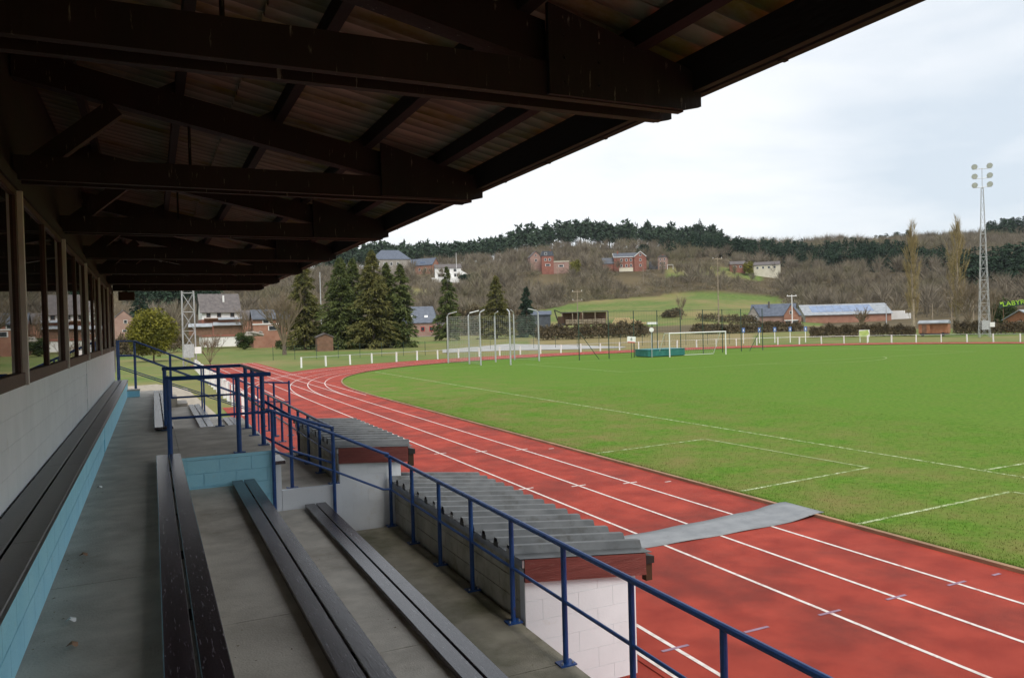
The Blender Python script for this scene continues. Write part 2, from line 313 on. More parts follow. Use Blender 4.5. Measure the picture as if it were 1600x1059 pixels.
ob('aisle_edge_wall', MB().box(2.98, 3.10, YN, YE+.05, -.3, ZA-.162), M['concrete_raw'], gs)
# raised landing between the two seating blocks: blue block face, concrete top
plat = ob('landing_platform', MB().box(.291, 1.47, YE+.03, 14.3, 1.0, Z0-.002), M['concrete'], gs)
ob('landing_face', MB().box(.291, 1.466, YE+.015, YE+.029, .9, Z0-.05), M['blue_joint'], gs)
bf = ob('landing_face_course', MB().box(.292, 1.468, YE-.001, YE+.016, Z0-.045, Z0-.004), M['blue_block'], gs)
for j in range(5):
    zt = Z0-.05-j*.178
    xs = [.294]+[x for x in np.arange(.36+(.2 if j % 2 else 0), 1.4, .4)]+[1.466]
    for a, b in zip(xs[:-1], xs[1:]):
        if b-a > .03: ob('block', MB().box(a+.004, b-.004, YE+.001, YE+.017, zt-.171, zt), M['blue_block'], gs)
ob('end_stub_wall', MB().box(1.474, 1.545, YE, 11.35, .7, 1.80), M['white'], gs)
ob('stub_cap', MB().box(1.465, 1.60, YE-.03, 11.4, 1.803, 1.85), M['plank'], gs)
ob('lower_landing', MB().box(1.55, 2.345, YE+.10, 14.3, 1.2, 1.425), M['concrete'], gs)
ob('low_white_wall', MB().box(1.55, 2.352, YE, YE+.098, ZA-.2, 1.432), M['white'], gs)
# back wall with window band
bw_ = ob('back_wall', MB().box(-1.12, -.957, YN, YF, 1.6, 3.225), M['joint'], gs)
def brick(parent, mesh, loc): return ob('block', mesh, None, parent, loc)
bmw = MB().box(-.006, .001, -.1988, .1988, -.0988, .0988).mesh('block'); bmw.materials.append(M['white'])
for j in range(4):
    for i in range(26):
        y = 3.4+i*.4+(.2 if j % 2 else 0); brick(bw_, bmw, (-.951, y, 2.53+j*.2))
ob('plain_blockwork', MB().box(-.957, -.945, 13.8, YF, 2.43, 3.226), M['white'], gs)
ob('plain_blockwork', MB().box(-.957, -.945, YN, 3.2, 2.43, 3.226), M['white'], gs)
br = ob('bench_riser', MB().box(-.95, -.652, YN, YF-.3, 1.9, 2.38), M['blue_joint'], gs)
bmb = MB().box(-.008, .008, -.197, .197, -.092, .092).mesh('block'); bmb.materials.append(M['blue_block'])
for j in range(2):
    for i in range(27): brick(br, bmb, (-.645, 1.2+i*.4+(.2 if j else 0), 2.093+j*.19))
ob('plain_blockwork', MB().box(-.653, -.637, 12.1, YF-.3, 2.0, 2.38), M['blue_block'], gs)
TY_ = [-6.3, -2.9, .5, 3.9, 7.3, 10.7, 14.1, 17.5, 20.9, 24.0]
WZ0, WZ1 = 3.232, 4.79
ob('window_head', MB().box(-1.05, -.925, YN, YF, WZ1, WZ1+.11), M['soffit'], gs)
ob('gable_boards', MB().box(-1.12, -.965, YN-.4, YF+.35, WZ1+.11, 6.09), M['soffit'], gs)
for a, b in zip(TY_[2:-1], TY_[3:]):
    b2 = min(b, YF)
    win = ob('window', MB().box(-.99, -.93, a+.05, b2-.05, WZ0, WZ0+.10).box(-.985, -.945, a+.05, b2-.05, WZ1-.05, WZ1-.001).box(-.985, -.945, (a+b2)/2-.045, (a+b2)/2+.045, WZ0+.10, WZ1-.05).box(-.985, -.947, a+.05, a+.11, WZ0+.10, WZ1-.05).box(-.985, -.947, b2-.13, b2-.05, WZ0+.10, WZ1-.05), M['winframe'], gs)
    for c, d in ((a+.11, (a+b2)/2-.045), ((a+b2)/2+.045, b2-.13)): ob('pane', MB().box(-.976, -.968, c, d, WZ0+.10, WZ1-.05), M['pane'], win)
    ob('window_post', MB().box(-.99, -.912, a-.022, a+.030, WZ0-.003, WZ1+.0), M['winpost'], gs)
ob('window_post', MB().box(-.99, -.918, YF-.05, YF+.03, WZ0-.6, WZ1), M['winpost'], gs)
ob('room_walls', MB().box(-5.0, -4.8, YN, YF, 0, 5.1).box(-4.8, -1.0, YF-.2, YF-.051, 0, 5.1).box(-4.8, -1.13, YN, YN+.15, 0, 5.1), M['white'], gs)
# roof: trusses
SL = .207
def zs(x): return 5.22+(3.1-x)*SL           # underside of the sheets
for ty in TY_:
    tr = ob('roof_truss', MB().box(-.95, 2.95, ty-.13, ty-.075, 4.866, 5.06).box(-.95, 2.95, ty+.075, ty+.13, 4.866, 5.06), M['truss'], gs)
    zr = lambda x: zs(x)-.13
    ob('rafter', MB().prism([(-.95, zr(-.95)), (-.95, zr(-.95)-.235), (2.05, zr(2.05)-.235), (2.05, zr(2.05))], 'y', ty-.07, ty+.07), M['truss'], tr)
    for s_ in (-1, 1):
        y0 = ty+s_*.132; ob('gusset_plate', MB().prism([(2.02, 4.872), (2.94, 4.872), (3.06, 4.90), (3.06, 5.06), (2.98, zr(2.98)), (2.02, zr(2.02)+.06)], 'y', min(y0, y0+s_*.03), max(y0, y0+s_*.03)), M['gusset'], tr)
    ob('brace', MB().bar((-.82, ty, 5.0), (-.22, ty, 5.52), .12, .15), M['truss'], tr)
    ob('hanger_rod', MB().tube([(.35, ty+.02, 5.05), (.35, ty+.02, 5.45)], .014, 6), M['gusset'], tr)
    if 0 < ty < 12:
        for bz in (4.95, 5.08, 5.2): 
            for bx_ in (2.12, 2.34): ob('bolt', MB().tube([(bx_, ty-.163, bz), (bx_, ty-.172, bz)], .010, 6), M['gusset'], tr)
for px_ in (-.55, .28, 1.1, 1.92, 2.62):
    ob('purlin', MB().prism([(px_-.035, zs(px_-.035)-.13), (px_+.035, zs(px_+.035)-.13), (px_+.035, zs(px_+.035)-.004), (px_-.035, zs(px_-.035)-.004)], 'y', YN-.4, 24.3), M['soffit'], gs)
    for ty in TY_:
        ob('purlin_cleat', MB().prism([(px_-.17, zs(px_-.17)-.128), (px_-.037, zs(px_-.037)-.128), (px_-.037, zs(px_)-.02)], 'y', ty-.06, ty+.06), M['truss'], gs)
ob('eave_board', MB().box(3.0, 3.045, YN-.4, 24.3, 4.985, zs(3.04)-.02), M['soffit'], gs)
g_ = ob('gutter', MB().prism([(3.05, 5.02), (3.075, 4.985), (3.13, 4.985), (3.155, 5.02), (3.155, 5.09), (3.145, 5.09), (3.14, 5.03), (3.065, 5.03), (3.06, 5.09), (3.05, 5.09)], 'y', YN-.4, 24.35), M['soffit'], gs)
for i in range(34): ob('gutter_bracket', MB().box(3.08, 3.13, -5.9+i*.9, -5.87+i*.9, 4.979, 4.985), M['soffit'], g_)
def sheet_mesh(x0, x1, wid, waves, lift):
    m = MB(); ns = waves*10; V = []
    for t in (0, .008):
        for x in (x0, x1):
            for i in range(ns+1): V.append((x, wid*i/ns, zs(x)+lift+.026*math.cos(2*math.pi*waves*i/ns)+.026+t))
    k = ns+1; F = []
    for i in range(ns): F += [(i, k+i, k+i+1, i+1), (2*k+i, 2*k+i+1, 3*k+i+1, 3*k+i), (k+i, 3*k+i, 3*k+i+1, k+i+1), (i, i+1, 2*k+i+1, 2*k+i)]
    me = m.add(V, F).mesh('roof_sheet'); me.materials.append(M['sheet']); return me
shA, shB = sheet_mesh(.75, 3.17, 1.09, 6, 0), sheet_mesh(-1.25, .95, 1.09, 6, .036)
i = 0; y = YN-.4
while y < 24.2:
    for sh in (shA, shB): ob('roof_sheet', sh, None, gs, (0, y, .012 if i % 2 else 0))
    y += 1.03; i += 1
ob('end_gable', MB().prism([(-.96, 4.87), (3.0, 4.99), (3.0, zs(3.0)-.02), (-.96, zs(-.96)-.02)], 'y', 24.18, 24.22), M['soffit'], gs)
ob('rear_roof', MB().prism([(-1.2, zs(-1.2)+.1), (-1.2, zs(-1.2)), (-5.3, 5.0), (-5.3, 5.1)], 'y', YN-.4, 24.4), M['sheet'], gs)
ob('rear_end_wall', MB().prism([(-1.0, 4.8), (-1.0, 5.95), (-4.8, 5.05), (-4.8, 4.8)], 'y', YF-.19, YF-.06), M['soffit'], gs)
# stairs at the far end, going down towards the track
st = thing('concrete_stairs', 'concrete stairs going down beside the far end of the grandstand', 'stairs', (0, YF+.6, 0))
for k in range(11):
    x = .3+k*.27; ob('step', MB().box(x, x+.29, YF+.05, YF+1.25, -.1, Z0-.18*(k+1)+.02), M['concrete'], st)
bs = thing('blue_step_block', 'low blue painted concrete block at the far end of the walkway', 'step', (-.5, 22.6, Z0))
ob('block_body', MB().box(-.66, -.34, 22.5, 22.9, Z0, Z0+.16), M['blue_block'], bs); ob('block_cap', MB().box(-.67, -.33, 22.49, 22.91, Z0+.161, Z0+.19), M['concrete'], bs)

# benches: two planks on bearers
def bench(label, x0, top, ya, yb, joints, w=.287, mat='plank', floor=None, grp='plank benches on the stand tiers'):
    t = thing('plank_bench', label, 'bench', (x0+w/2, (ya+yb)/2, top-.08), group=grp); pw = (w-.016)/2
    ys = [ya]+joints+[yb]
    for k in range(2):
        for a, b in zip(ys[:-1], ys[1:]):
            xa = x0+k*(pw+.016); bv = .005
            ob('plank', MB().prism([(xa+bv, top), (xa, top-bv), (xa, top-.042), (xa+pw, top-.042), (xa+pw, top-bv), (xa+pw-bv, top)], 'y', a+.0015, b-.0015), M[mat], t)
    yy = ya+.3
    while yy < yb:
        ob('bearer', MB().box(x0+.02, x0+w-.02, yy-.04, yy+.04, top-.083 if floor is None else floor, top-.043), M['gusset'], t); yy += 1.3
    return t
bench('long dark bench fixed on the blue riser along the white wall', -.935, 2.43, YN, YF-.35, [-3, 0, 2.55, 5.2, 8.2, 11.2, 14.2, 17.2, 20.2], w=.315, mat='plank_left', floor=2.378)
bench('worn black bench beside the walkway, nearest the wall in the near block', 0.0, 2.083, YN, YE-.12, [-2.2, 3.05, 7.6], floor=Z0)
bench('dark bench ending against the sky blue block face', .90, 1.648, YN, YE-.06, [-1.5, 2.0, 8.3], floor=Z1)
bench('grey weathered bench nearest the railing, ending at the low white wall', 1.835, 1.222, YN, YE-.06, [-2, 6.95], floor=Z2)
bench('pale weathered bench beside the walkway beyond the railed landing', -.01, 2.083, 14.0, 23.3, [16.9, 20], floor=Z0)
bench('weathered bench in the middle tier beyond the railed landing', .86, 1.648, 14.4, 23.3, [18.7], floor=Z1)
bench('weathered bench in the lowest tier beyond the railed landing', 1.74, 1.222, 14.4, 23.3, [18.7], floor=Z2)

# railings
def railing(label, posts, rails, pr=.024, rr_=.021, plates=True, loc=None):
    t = thing('railing', label, 'railing', loc or posts[0][0])
    for b, tp in posts:
        p = ob('post', MB().tube([b, tp], pr, 10), M['rail'], t, smooth=False)
        if plates:
            ob('base_plate', MB().box(b[0]-.075, b[0]+.075, b[1]-.06, b[1]+.06, b[2], b[2]+.012), M['rail'], p)
            for sx in (-.05, .05): ob('bolt', MB().tube([(b[0]+sx, b[1]-.03, b[2]+.012), (b[0]+sx, b[1]-.03, b[2]+.03)], .009, 6), M['galv'], p)
    for r in rails: ob('rail', MB().tube(r[0], r[1] if len(r) > 1 else rr_, 10), M['rail'], t)
    return t
ay = [-.6, .5, 1.58, 2.62, 3.66, 4.65, 5.66, 6.7, 7.74, 8.77, 9.83, 10.86]; ax = 3.075
railing('long navy railing along the edge of the lowest aisle above the dugout', [((ax, y, ZA), (ax, y, 1.75)) for y in ay], [([(ax, -3, 1.75), (ax, 10.8, 1.75), (3.0, 10.84, 1.79)], .025), ([(ax, -3, 1.275), (ax, 10.86, 1.275)], .016)])
railing('sloping navy handrail stepping down the end of the near seating block', [((1.44, YE-.05, Z2), (1.44, YE-.05, 2.54)), ((2.25, YE-.05, ZA), (2.25, YE-.05, 2.17))],
        [([(1.36, YE-.05, 2.565), (1.44, YE-.05, 2.54), (2.25, YE-.05, 2.165), (2.95, YE-.05, 1.83), (3.04, YE-.05, 1.80)], .022), ([(1.44, YE-.05, 2.0), (2.25, YE-.05, 1.64), (2.95, YE-.05, 1.30), (3.06, YE-.05, 1.29)], .016)], plates=False)
railing('short navy handrail from the landing down to the dugout rail', [((1.71, YE+.16, 1.425), (1.71, YE+.16, 2.42))], [([(1.42, 11.6, 2.62), (1.71, YE+.16, 2.43), (2.28, YE+.16, 2.22)], .022), ([(1.42, 11.6, 2.1), (1.71, YE+.16, 1.95), (2.28, YE+.16, 1.72)], .016)])
railing('navy railing with sunlit top along the far dugout roof', [((2.28, y, 1.43), (2.28, y, 2.22)) for y in np.arange(10.98, 18.7, .95)], [([(2.28, 10.95, 2.225), (2.28, 18.6, 2.225)], .022), ([(2.28, 10.95, 1.85), (2.28, 18.6, 1.85)], .016)])
railing('navy end railing of the far dugout rail, stepping up', [((x, 18.7, 1.15), (x, 18.7, 2.45)) for x in (2.28, 2.55, 2.9)], [([(2.25, 18.7, 2.45), (2.92, 18.7, 2.40)],), ([(2.25, 18.7, 2.0), (2.92, 18.7, 1.95)], .016)])
GZ = 3.035
railing('navy guard rail cage around the raised landing', [((.17, YE+.05, Z0), (.17, YE+.05, GZ)), ((1.02, YE+.07, Z0), (1.02, YE+.07, GZ)), ((1.40, 11.45, Z0), (1.40, 11.45, GZ)), ((1.40, 12.6, Z0), (1.40, 12.6, GZ)), ((1.40, 13.6, Z0), (1.40, 13.6, GZ)), ((1.02, 14.22, Z0), (1.02, 14.22, GZ)), ((.17, 14.22, Z0), (.17, 14.22, GZ))],
        [([(.13, YE+.06, GZ), (1.45, YE+.06, GZ)], .029), ([(.13, 14.22, GZ), (1.40, 14.22, GZ)], .029), ([(1.40, 14.22, GZ), (1.40, YE+.06, GZ)], .026), ([(.17, YE+.06, GZ), (.17, 11.3, GZ)], .024),
         ([(.17, YE+.06, 2.52), (1.42, YE+.06, 2.52)], .017), ([(.17, 14.22, 2.54), (1.40, 14.22, 2.54)], .017), ([(1.40, 14.22, 2.53), (1.40, YE+.06, 2.52)], .017)], pr=.032)
for nm, y in (('near navy stair railing sloping down at the far end of the stand', YF+.1), ('second navy stair railing just behind, at the far end of the stand', YF+1.2)):
    fz = lambda x: 3.46 if x < -.46 else 3.46-(x+.46)*.455
    railing(nm, [((x, y, max(0., fz(x)-1.45 if x > .3 else Z0)), (x, y, fz(x))) for x in (-.88, -.46, .45, 1.3, 2.2, 2.9)], [([(-.9, y, 3.47), (-.46, y, 3.46), (2.95, y, fz(2.95))], .02), ([(-.9, y, 3.06), (-.46, y, 3.05), (2.95, y, fz(2.95)-.42)], .016), ([(-.9, y, 2.75), (2.95, y, fz(2.95)-.75)], .014)], plates=False)
hb = thing('hanging_box', 'small brown box hanging under the roof at the far end of the windows', 'box', (-.62, 23.6, 4.6)); ob('box_body', MB().box(-.80, -.40, 23.5, 23.75, 4.58, 4.82), M['brown'], hb); ob('bracket', MB().box(-.62, -.58, 23.6, 23.64, 4.82, 4.9), M['black'], hb)

# dugouts
def dugout(label, x0, x1, y0, y1, zb, zf, wallmat, floor_z, ground):
    t = thing('dugout', label, 'dugout', ((x0+x1)/2, y0, ground))
    fh = .20; slope = (zf-zb)/(x1-x0)
    zt = lambda x: zb+(x-x0)*slope
    xw = x1-.14
    # back wall of bare blocks, end walls of painted blocks
    bw = ob('back_wall', MB().box(x0+.03, x0+.11, y0+.02, y1-.02, ground, zb-.06), M['concrete_raw'], t)
    nb = int((y1-y0)/.4)
    for j in range(4):
        z = zb-.155-j*.2
        if z-.1 < floor_z-.03: continue
        for k in range(nb):
            a = y0+.03+k*.4+(.2 if j % 2 else 0); b = min(a+.392, y1-.03)
            if b-a > .05: ob('block', MB().box(x0+.018, x0+.0305, a, b, z-.096, z+.09), M['concrete_raw'], bw)
    for yy, s_ in ((y0, -1), (y1, 1)):
        ya, yb = (yy+.012, yy+.12) if s_ < 0 else (yy-.12, yy-.012)
        ew = ob('end_wall', MB().prism([(x0+.012, ground-.3), (xw, ground-.3), (xw, zt(xw)-.12), (x0+.012, zt(x0)-.12)], 'y', ya, yb), M['joint'], t)
        if s_ < 0:
            j = 0; z = zb-fh-.03
            while z > ground-.3:
                xs = [x0+.013]+[x for x in np.arange(x0+(.2 if j % 2 else .42), xw-.04, .4)]+[xw-.001]
                for a, b in zip(xs[:-1], xs[1:]):
                    if b-a > .02: ob('block', MB().box(a+.002, b-.002, yy+.0075, yy+.0125, z-.195, z), M['white'], ew)
                z -= .198; j += 1
        f0, f1 = (yy-.03, yy-.001) if s_ < 0 else (yy+.001, yy+.03)
        fb = ob('fascia', MB().prism([(x0, zt(x0)-.004), (x0, zt(x0)-fh), (x1-.03, zt(x1)-fh), (x1-.03, zt(x1)-.004)], 'y', f0, f1), M['fascia'], t)
        ob('fascia_batten', MB().prism([(x0, zt(x0)-fh+.001), (x0, zt(x0)-fh-.025), (x1-.03, zt(x1)-fh-.025), (x1-.03, zt(x1)-fh+.001)], 'y', f0-.004, f1), M['fascia'], fb)
    ob('back_trim', MB().box(x0-.022, x0+.03, y0-.02, y1+.02, zb-.085, zb-.012), M['galv'], t)
    ob('gutter', MB().prism([(x1-.02, zf-.03), (x1-.02, zf-.12), (x1+.08, zf-.12), (x1+.08, zf-.05)], 'y', y0-.02, y1+.02), M['black'], t)
    ob('front_beam', MB().box(x1-.12, x1-.031, y0+.01, y1-.01, zf-.16, zf-.03), M['fascia'], t)
    ob('downpipe_stub', MB().box(x1-.015, x1+.06, y0-.005, y0+.07, zf-.30, zf-.121), M['brown'], t)
    ob('players_seat', MB().box(x0+.12, x0+.5, y0+.13, y1-.13, ground+.38, ground+.43).box(x0+.15, x0+.2, y0+.3, y0+.35, ground, ground+.38).box(x0+.15, x0+.2, y1-.35, y1-.3, ground, ground+.38), M['plank'], t)
    pitch_ = .3333; per = 3; w = pitch_*per; nsh = max(1, round((y1-y0+.06)/w)); w = (y1-y0+.06)/nsh; p_ = w/per
    prof = []
    for k in range(per): prof += [(k*p_, .0), (k*p_+.20*p_/.333, .0), (k*p_+.235*p_/.333, .072), (k*p_+.30*p_/.333, .072)]
    prof += [(w, .0), (w+.03, .004)]
    V = []; k = len(prof)
    for tk in (0, .004):
        for x in (x0-.05, x1+.05):
            for (yy, h) in prof: V.append((x, yy, zt(x)+h+tk))
    F = []
    for i_ in range(k-1): F += [(i_, k+i_, k+i_+1, i_+1), (2*k+i_, 2*k+i_+1, 3*k+i_+1, 3*k+i_), (k+i_, 3*k+i_, 3*k+i_+1, k+i_+1), (i_, i_+1, 2*k+i_+1, 2*k+i_)]
    me = MB().add(V, F).mesh('roof_sheet', (0, 0, 0)); me.materials.append(M['trap'])
    for s_ in range(nsh):
        sh = ob('roof_sheet', me, None, t, (0, y0-.03+s_*w, .003*(s_ % 2)))
        for q in range(per): ob('ridge_foam', MB().box(x0-.056, x0-.046, y0-.03+s_*w+q*p_+.21*p_/.333, y0-.03+s_*w+q*p_+.31*p_/.333, zb-.005, zb+.045), M['galv'] if (q+s_) % 3 == 0 else M['black'], sh)
    return t
dugout('near team dugout with grey ribbed roof, red fascia and white end wall', 3.16, 4.58, 6.62, 11.3, 1.37, 1.225, 'white', ZA, 0.0)
dugout('farther and higher dugout with ribbed roof behind the sloping handrail', 2.36, 3.42, 11.0, 14.5, 1.93, 1.86, 'white', 1.43, 0.0)

# rubber mat across the track
mm_ = MB(); nx = 40; V = []
for i_ in range(nx+1):
    x = 4.9+6.15*i_/nx
    rise = .012 if x < 10.2 else .012+.045*math.sin(min(1, (x-10.2)/.75)*math.pi/2) if x < 10.95 else max(.02, .057-.05*(x-10.95)/.45)
    for j in range(5):
        yy = 10.18+.02*math.sin(x*1.3)+(j/4)*(.72+.33*max(0, (x-7)/4))+ (.12*(x-10.2) if x > 10.2 else 0)*(1-j/4)
        V.append((x, yy, rise+.006*math.sin(x*5+j)*(x < 10.4)+.006))
F = [(i_*5+j, (i_+1)*5+j, (i_+1)*5+j+1, i_*5+j+1) for i_ in range(nx) for j in range(4)]
o_ = ob('rubber_mat', mm_.add(V, F), M['rubber'], smooth=True); sm = o_.modifiers.new('thick', 'SOLIDIFY'); sm.thickness = .012; sm.offset = -1
tag(o_, 'grey rubber mat laid across the red track to the pitch edge', 'mat')

# litter on the walkway
for k, (x, y, c, lb, n_l) in enumerate([(-.55, 9.2, 'whitepaint', 'crumpled white paper scrap beside the blue riser', 'paper_scrap'), (-.5, 6.4, 'kerb', 'small dry leaf on the walkway beside the blue riser', 'dry_leaf'), (-.42, 4.55, 'kerb', 'yellowish leaf scrap on the near walkway', 'dry_leaf'), (-.46, 4.95, 'whitepaint', 'thin pale paper strip on the near walkway', 'paper_scrap')]):
    m = MB(); q = [(math.cos(a)*(.025+.012*(i_ % 2)), math.sin(a)*(.018+.01*(i_ % 2)), .006+.012*(i_ % 3)) for i_, a in enumerate(np.linspace(0, 5.4, 7))]
    m.add(q+[(0, 0, .02)], [(i_, (i_+1) % 7, 7) for i_ in range(7)]+[tuple(range(6, -1, -1))]); tag(ob(n_l, m, M[c], None, (x, y, Z0+.002)), lb, 'litter')

# ------------------------------------------------------------------ sports equipment and barrier
FP = off(1.0)
fpts = [(p[0]+n[0]*(width(p)+.7), p[1]+n[1]*(width(p)+.7)) for p, n in zip(inner, INN)]
fpts = [p for p in fpts if p[1] > 62 or p[0] > 60]
def barrier(label, P, step):
    t = thing('barrier_fence', label, 'fence', (P[0][0], P[0][1], 0)); acc = 0; last = None; tops = []
    pmesh = MB().box(-.075, .075, -.06, .06, -.05, 1.06).mesh('post'); pmesh.materials.append(M['whitepaint'])
    for a, b in zip(P[:-1], P[1:]):
        d = math.hypot(b[0]-a[0], b[1]-a[1]); s_ = 0
        while acc+d-s_ >= step:
            s_ += step-acc; acc = 0; x, y = a[0]+(b[0]-a[0])*s_/d, a[1]+(b[1]-a[1])*s_/d; tops.append((x, y, 1.0))
            ob('post', pmesh, None, t, (x, y, random.uniform(-.03, .02)), rot=(random.uniform(-.02, .02), random.uniform(-.03, .03), random.random()))
        acc += d-s_
    ob('rail', MB().tube(tops, .022, 5), M['galv'], t)
    return t
fl = [p for p in fpts if p[1] > 50 and not (p[0] < 30 and p[1] < 74)]
fl = [(11.0, 77.3), (14.5, 79.6), (18, 80.8), (22.5, 83)]+[p for p in fl if p[0] > 24]
barrier('white post and rail barrier curving round the far bend of the track', fl, 3.0)
barrier('white posts lining the outer edge of the track beyond the stand', [(3.55, 33.0), (3.65, 60), (4.0, 90)], 2.6)

def goal():
    t = thing('football_goal', 'white football goal at the far end of the pitch', 'goal', (51.7, 64.5, 0))
    for x in (48.04, 55.36):
        ob('post', MB().tube([(x, 64.5, 0), (x, 64.5, 2.44)], .06, 10), M['whitepaint'], t)
        ob('net_stanchion', MB().tube([(x, 64.5, 2.44), (x, 65.3, 2.44), (x, 66.5, .05)], .03, 6), M['whitepaint'], t)
    ob('crossbar', MB().tube([(47.98, 64.5, 2.44), (55.42, 64.5, 2.44)], .06, 10), M['whitepaint'], t)
    ob('ground_bar', MB().tube([(48.04, 66.5, .05), (55.36, 66.5, .05)], .03, 6), M['whitepaint'], t)
    m = MB()
    for i_ in range(25):
        x = 48.04+7.32*i_/24; m.tube([(x, 65.3, 2.44), (x, 66.5, .05)], .006, 3, cap=False)
    for k in range(9): m.tube([(48.04, 65.3+1.2*k/9, 2.44-2.39*k/9), (55.36, 65.3+1.2*k/9, 2.44-2.39*k/9)], .006, 3, cap=False)
    tag(ob('net', m, M['netgrey'], t))
M['netgrey'] = pmat('net_cord', (.35,.37,.33), (.42,.44,.40), 5, .8)
goal()
def cage():
    t = thing('throwing_cage', 'grey discus cage of tall bent poles with a fine net', 'cage', (31, 70, 0))
    P = [(27.4, 74.0), (28.2, 70.2), (27.9, 66.6), (30.2, 64.9), (31.6, 71.5), (35.1, 74.4), (35.6, 69.6)]
    cx, cy = 31.4, 69.8
    hs = [5.0, 5.0, 5.0, 5.0, 4.9, 5.1, 5.1]
    for (x, y), h in zip(P, hs):
        d = Vector((x-cx, y-cy)).normalized(); s_ = 1 if (x, y) != (31.6, 71.5) else 1
        ob('pole', MB().tube([(x, y, 0), (x, y, h-.25), (x+d.x*-.15, y-d.y*.15, h), (x-d.x*1.1, y-d.y*1.1, h+.22)], .085, 8, .05), M['galv'], t)
    ring = [P[1], P[2], P[3], P[6], P[5], P[4], P[0]]
    ring = [(27.9, 66.6), (28.2, 70.2), (27.4, 74.0), (31.6, 75), (35.1, 74.4), (35.6, 69.6)]
    m = MB()
    for a, b in zip(ring[:-1], ring[1:]):
        L = math.hypot(b[0]-a[0], b[1]-a[1]); k = int(L/.22)
        for i_ in range(k+1): m.tube([(a[0]+(b[0]-a[0])*i_/k, a[1]+(b[1]-a[1])*i_/k, .1), (a[0]+(b[0]-a[0])*i_/k, a[1]+(b[1]-a[1])*i_/k, 4.7)], .006, 3, cap=False)
        for j in range(21): m.tube([(a[0], a[1], .1+.23*j), (b[0], b[1], .1+.23*j)], .006, 3, cap=False)
    tag(ob('net', m, M['netgrey'], t))
cage()
M['fencegreen'] = pmat('dark_green_fence', (.02,.045,.03), (.03,.06,.04), 5, .5)
def ballfence():
    t = thing('ball_fence', 'tall dark green ball catching fence behind the goal', 'fence', (52, 68.3, 0))
    xs = [38.8, 42.5, 45.8, 49, 52.3, 55.6, 58.6, 61.6, 65.1]
    for i_, x in enumerate(xs): ob('post', MB().tube([(x, 67+.3*i_, 0), (x, 67+.3*i_, 4.9)], .05, 6), M['fencegreen'], t)
    ob('stay', MB().tube([(38.8, 67, 2.9), (41.0, 66.8, 0)], .035, 5), M['fencegreen'], t); ob('stay', MB().tube([(65.1, 69.4, 2.9), (62.9, 69.2, 0)], .035, 5), M['fencegreen'], t)
    m = MB()
    for i_, (a, b) in enumerate(zip(xs[1:-1], xs[2:])):
        for z in (.3, 1.2, 2.1, 3.0, 3.9, 4.85): m.tube([(a, 67+.3*(i_+1), z), (b, 67+.3*(i_+2), z)], .018 if z > 4.5 else .007, 4, cap=False)
        for k in range(9): m.tube([(a+(b-a)*k/9, 67+.3*(i_+1+k/9), .3), (a+(b-a)*k/9, 67+.3*(i_+1+k/9), 4.85)], .005, 3, cap=False)
    ob('wire_mesh', m, M['fencegreen'], t)
ballfence()
M['matgreen'] = pmat('green_mat_cover', (.02,.14,.12), (.03,.19,.16), 2, .6, c3=(.10,.25,.24), s3=2, t3=(.6,.75))
hj = thing('landing_mat', 'dark green high jump landing mat on the track edge behind the goal', 'mat', (49, 67.4, 0))
for i_ in range(2): ob('cushion', MB().box(46.6+i_*2.35, 48.92+i_*2.35, 66.2, 68.6, .08, .74), M['matgreen'], hj)
ob('top_sheet', MB().box(46.55, 51.3, 66.15, 68.65, .745, .80), pmat('blue_green_sheet', (.03,.17,.20), (.05,.22,.25), 2, .6), hj); ob('pallet', MB().box(46.7, 51.2, 66.3, 68.5, 0, .08), M['black'], hj)
M['signred'] = pmat('red_sign_paint', (.5,.03,.03), (.55,.04,.04), 3, .5)
M['signblue'] = pmat('blue_sign_paint', (.06,.13,.36), (.09,.18,.42), 3, .5)
def text(body, size, mat, parent, loc, rot, ext=.004):
    c = bpy.data.curves.new('lettering', 'FONT'); c.body = body; c.size = size; c.align_x = 'CENTER'; c.align_y = 'CENTER'; c.extrude = ext
    o = bpy.data.objects.new('lettering_curve', c); col.objects.link(o); dg = bpy.context.evaluated_depsgraph_get(); me = bpy.data.meshes.new_from_object(o.evaluated_get(dg)); bpy.data.objects.remove(o)
    me.materials.clear(); me.materials.append(mat); q = bpy.data.objects.new('lettering', me); col.objects.link(q); q.parent = parent; q.location = Vector(loc)-wloc(parent); q.rotation_euler = rot; return q
FACE = -YAW
sg = thing('number_sign', 'white sign with dark figure and red edge left of the goal', 'sign', (44.6, 66.3, 0))
ob('post', MB().tube([(44.6, 66.33, 0), (44.6, 66.33, 1.7)], .03, 6), M['fencegreen'], sg)
b_o = ob('board', MB().box(-.43, .43, -.012, .012, -.27, .27), M['whitepaint'], sg, (44.6, 66.28, 1.95), rot=(0, .08, -.5)); ob('red_edge', MB().box(-.36, .36, -.017, .017, -.36, -.27), M['signred'], sg, (44.6, 66.28, 1.95), rot=(0, .08, -.5))
text('6', .42, M['black'], sg, (44.6-.012, 66.28-.024, 1.95), (math.pi/2, 0, -.5))
pl = thing('lamp_pole', 'thin white pole with an oval white disc beside the high jump mat', 'pole', (46.9, 66.0, 0))
ob('pole', MB().tube([(46.9, 66, 0), (46.9, 66, 2.6)], .045, 6), M['galv'], pl); ob('disc', MB().tube([(46.86, 65.93, 2.85), (46.82, 65.85, 2.85)], .24, 12), M['whitepaint'], pl)
tp = thing('lamp_pole', 'green pole with a white T shaped head behind the high jump mat', 'pole', (50.2, 70.5, 0))
ob('pole', MB().tube([(50.2, 70.5, 0), (50.2, 70.5, 3.4)], .05, 6), M['fencegreen'], tp); ob('head', MB().box(49.6, 50.9, 70.4, 70.6, 3.4, 3.65), M['whitepaint'], tp)
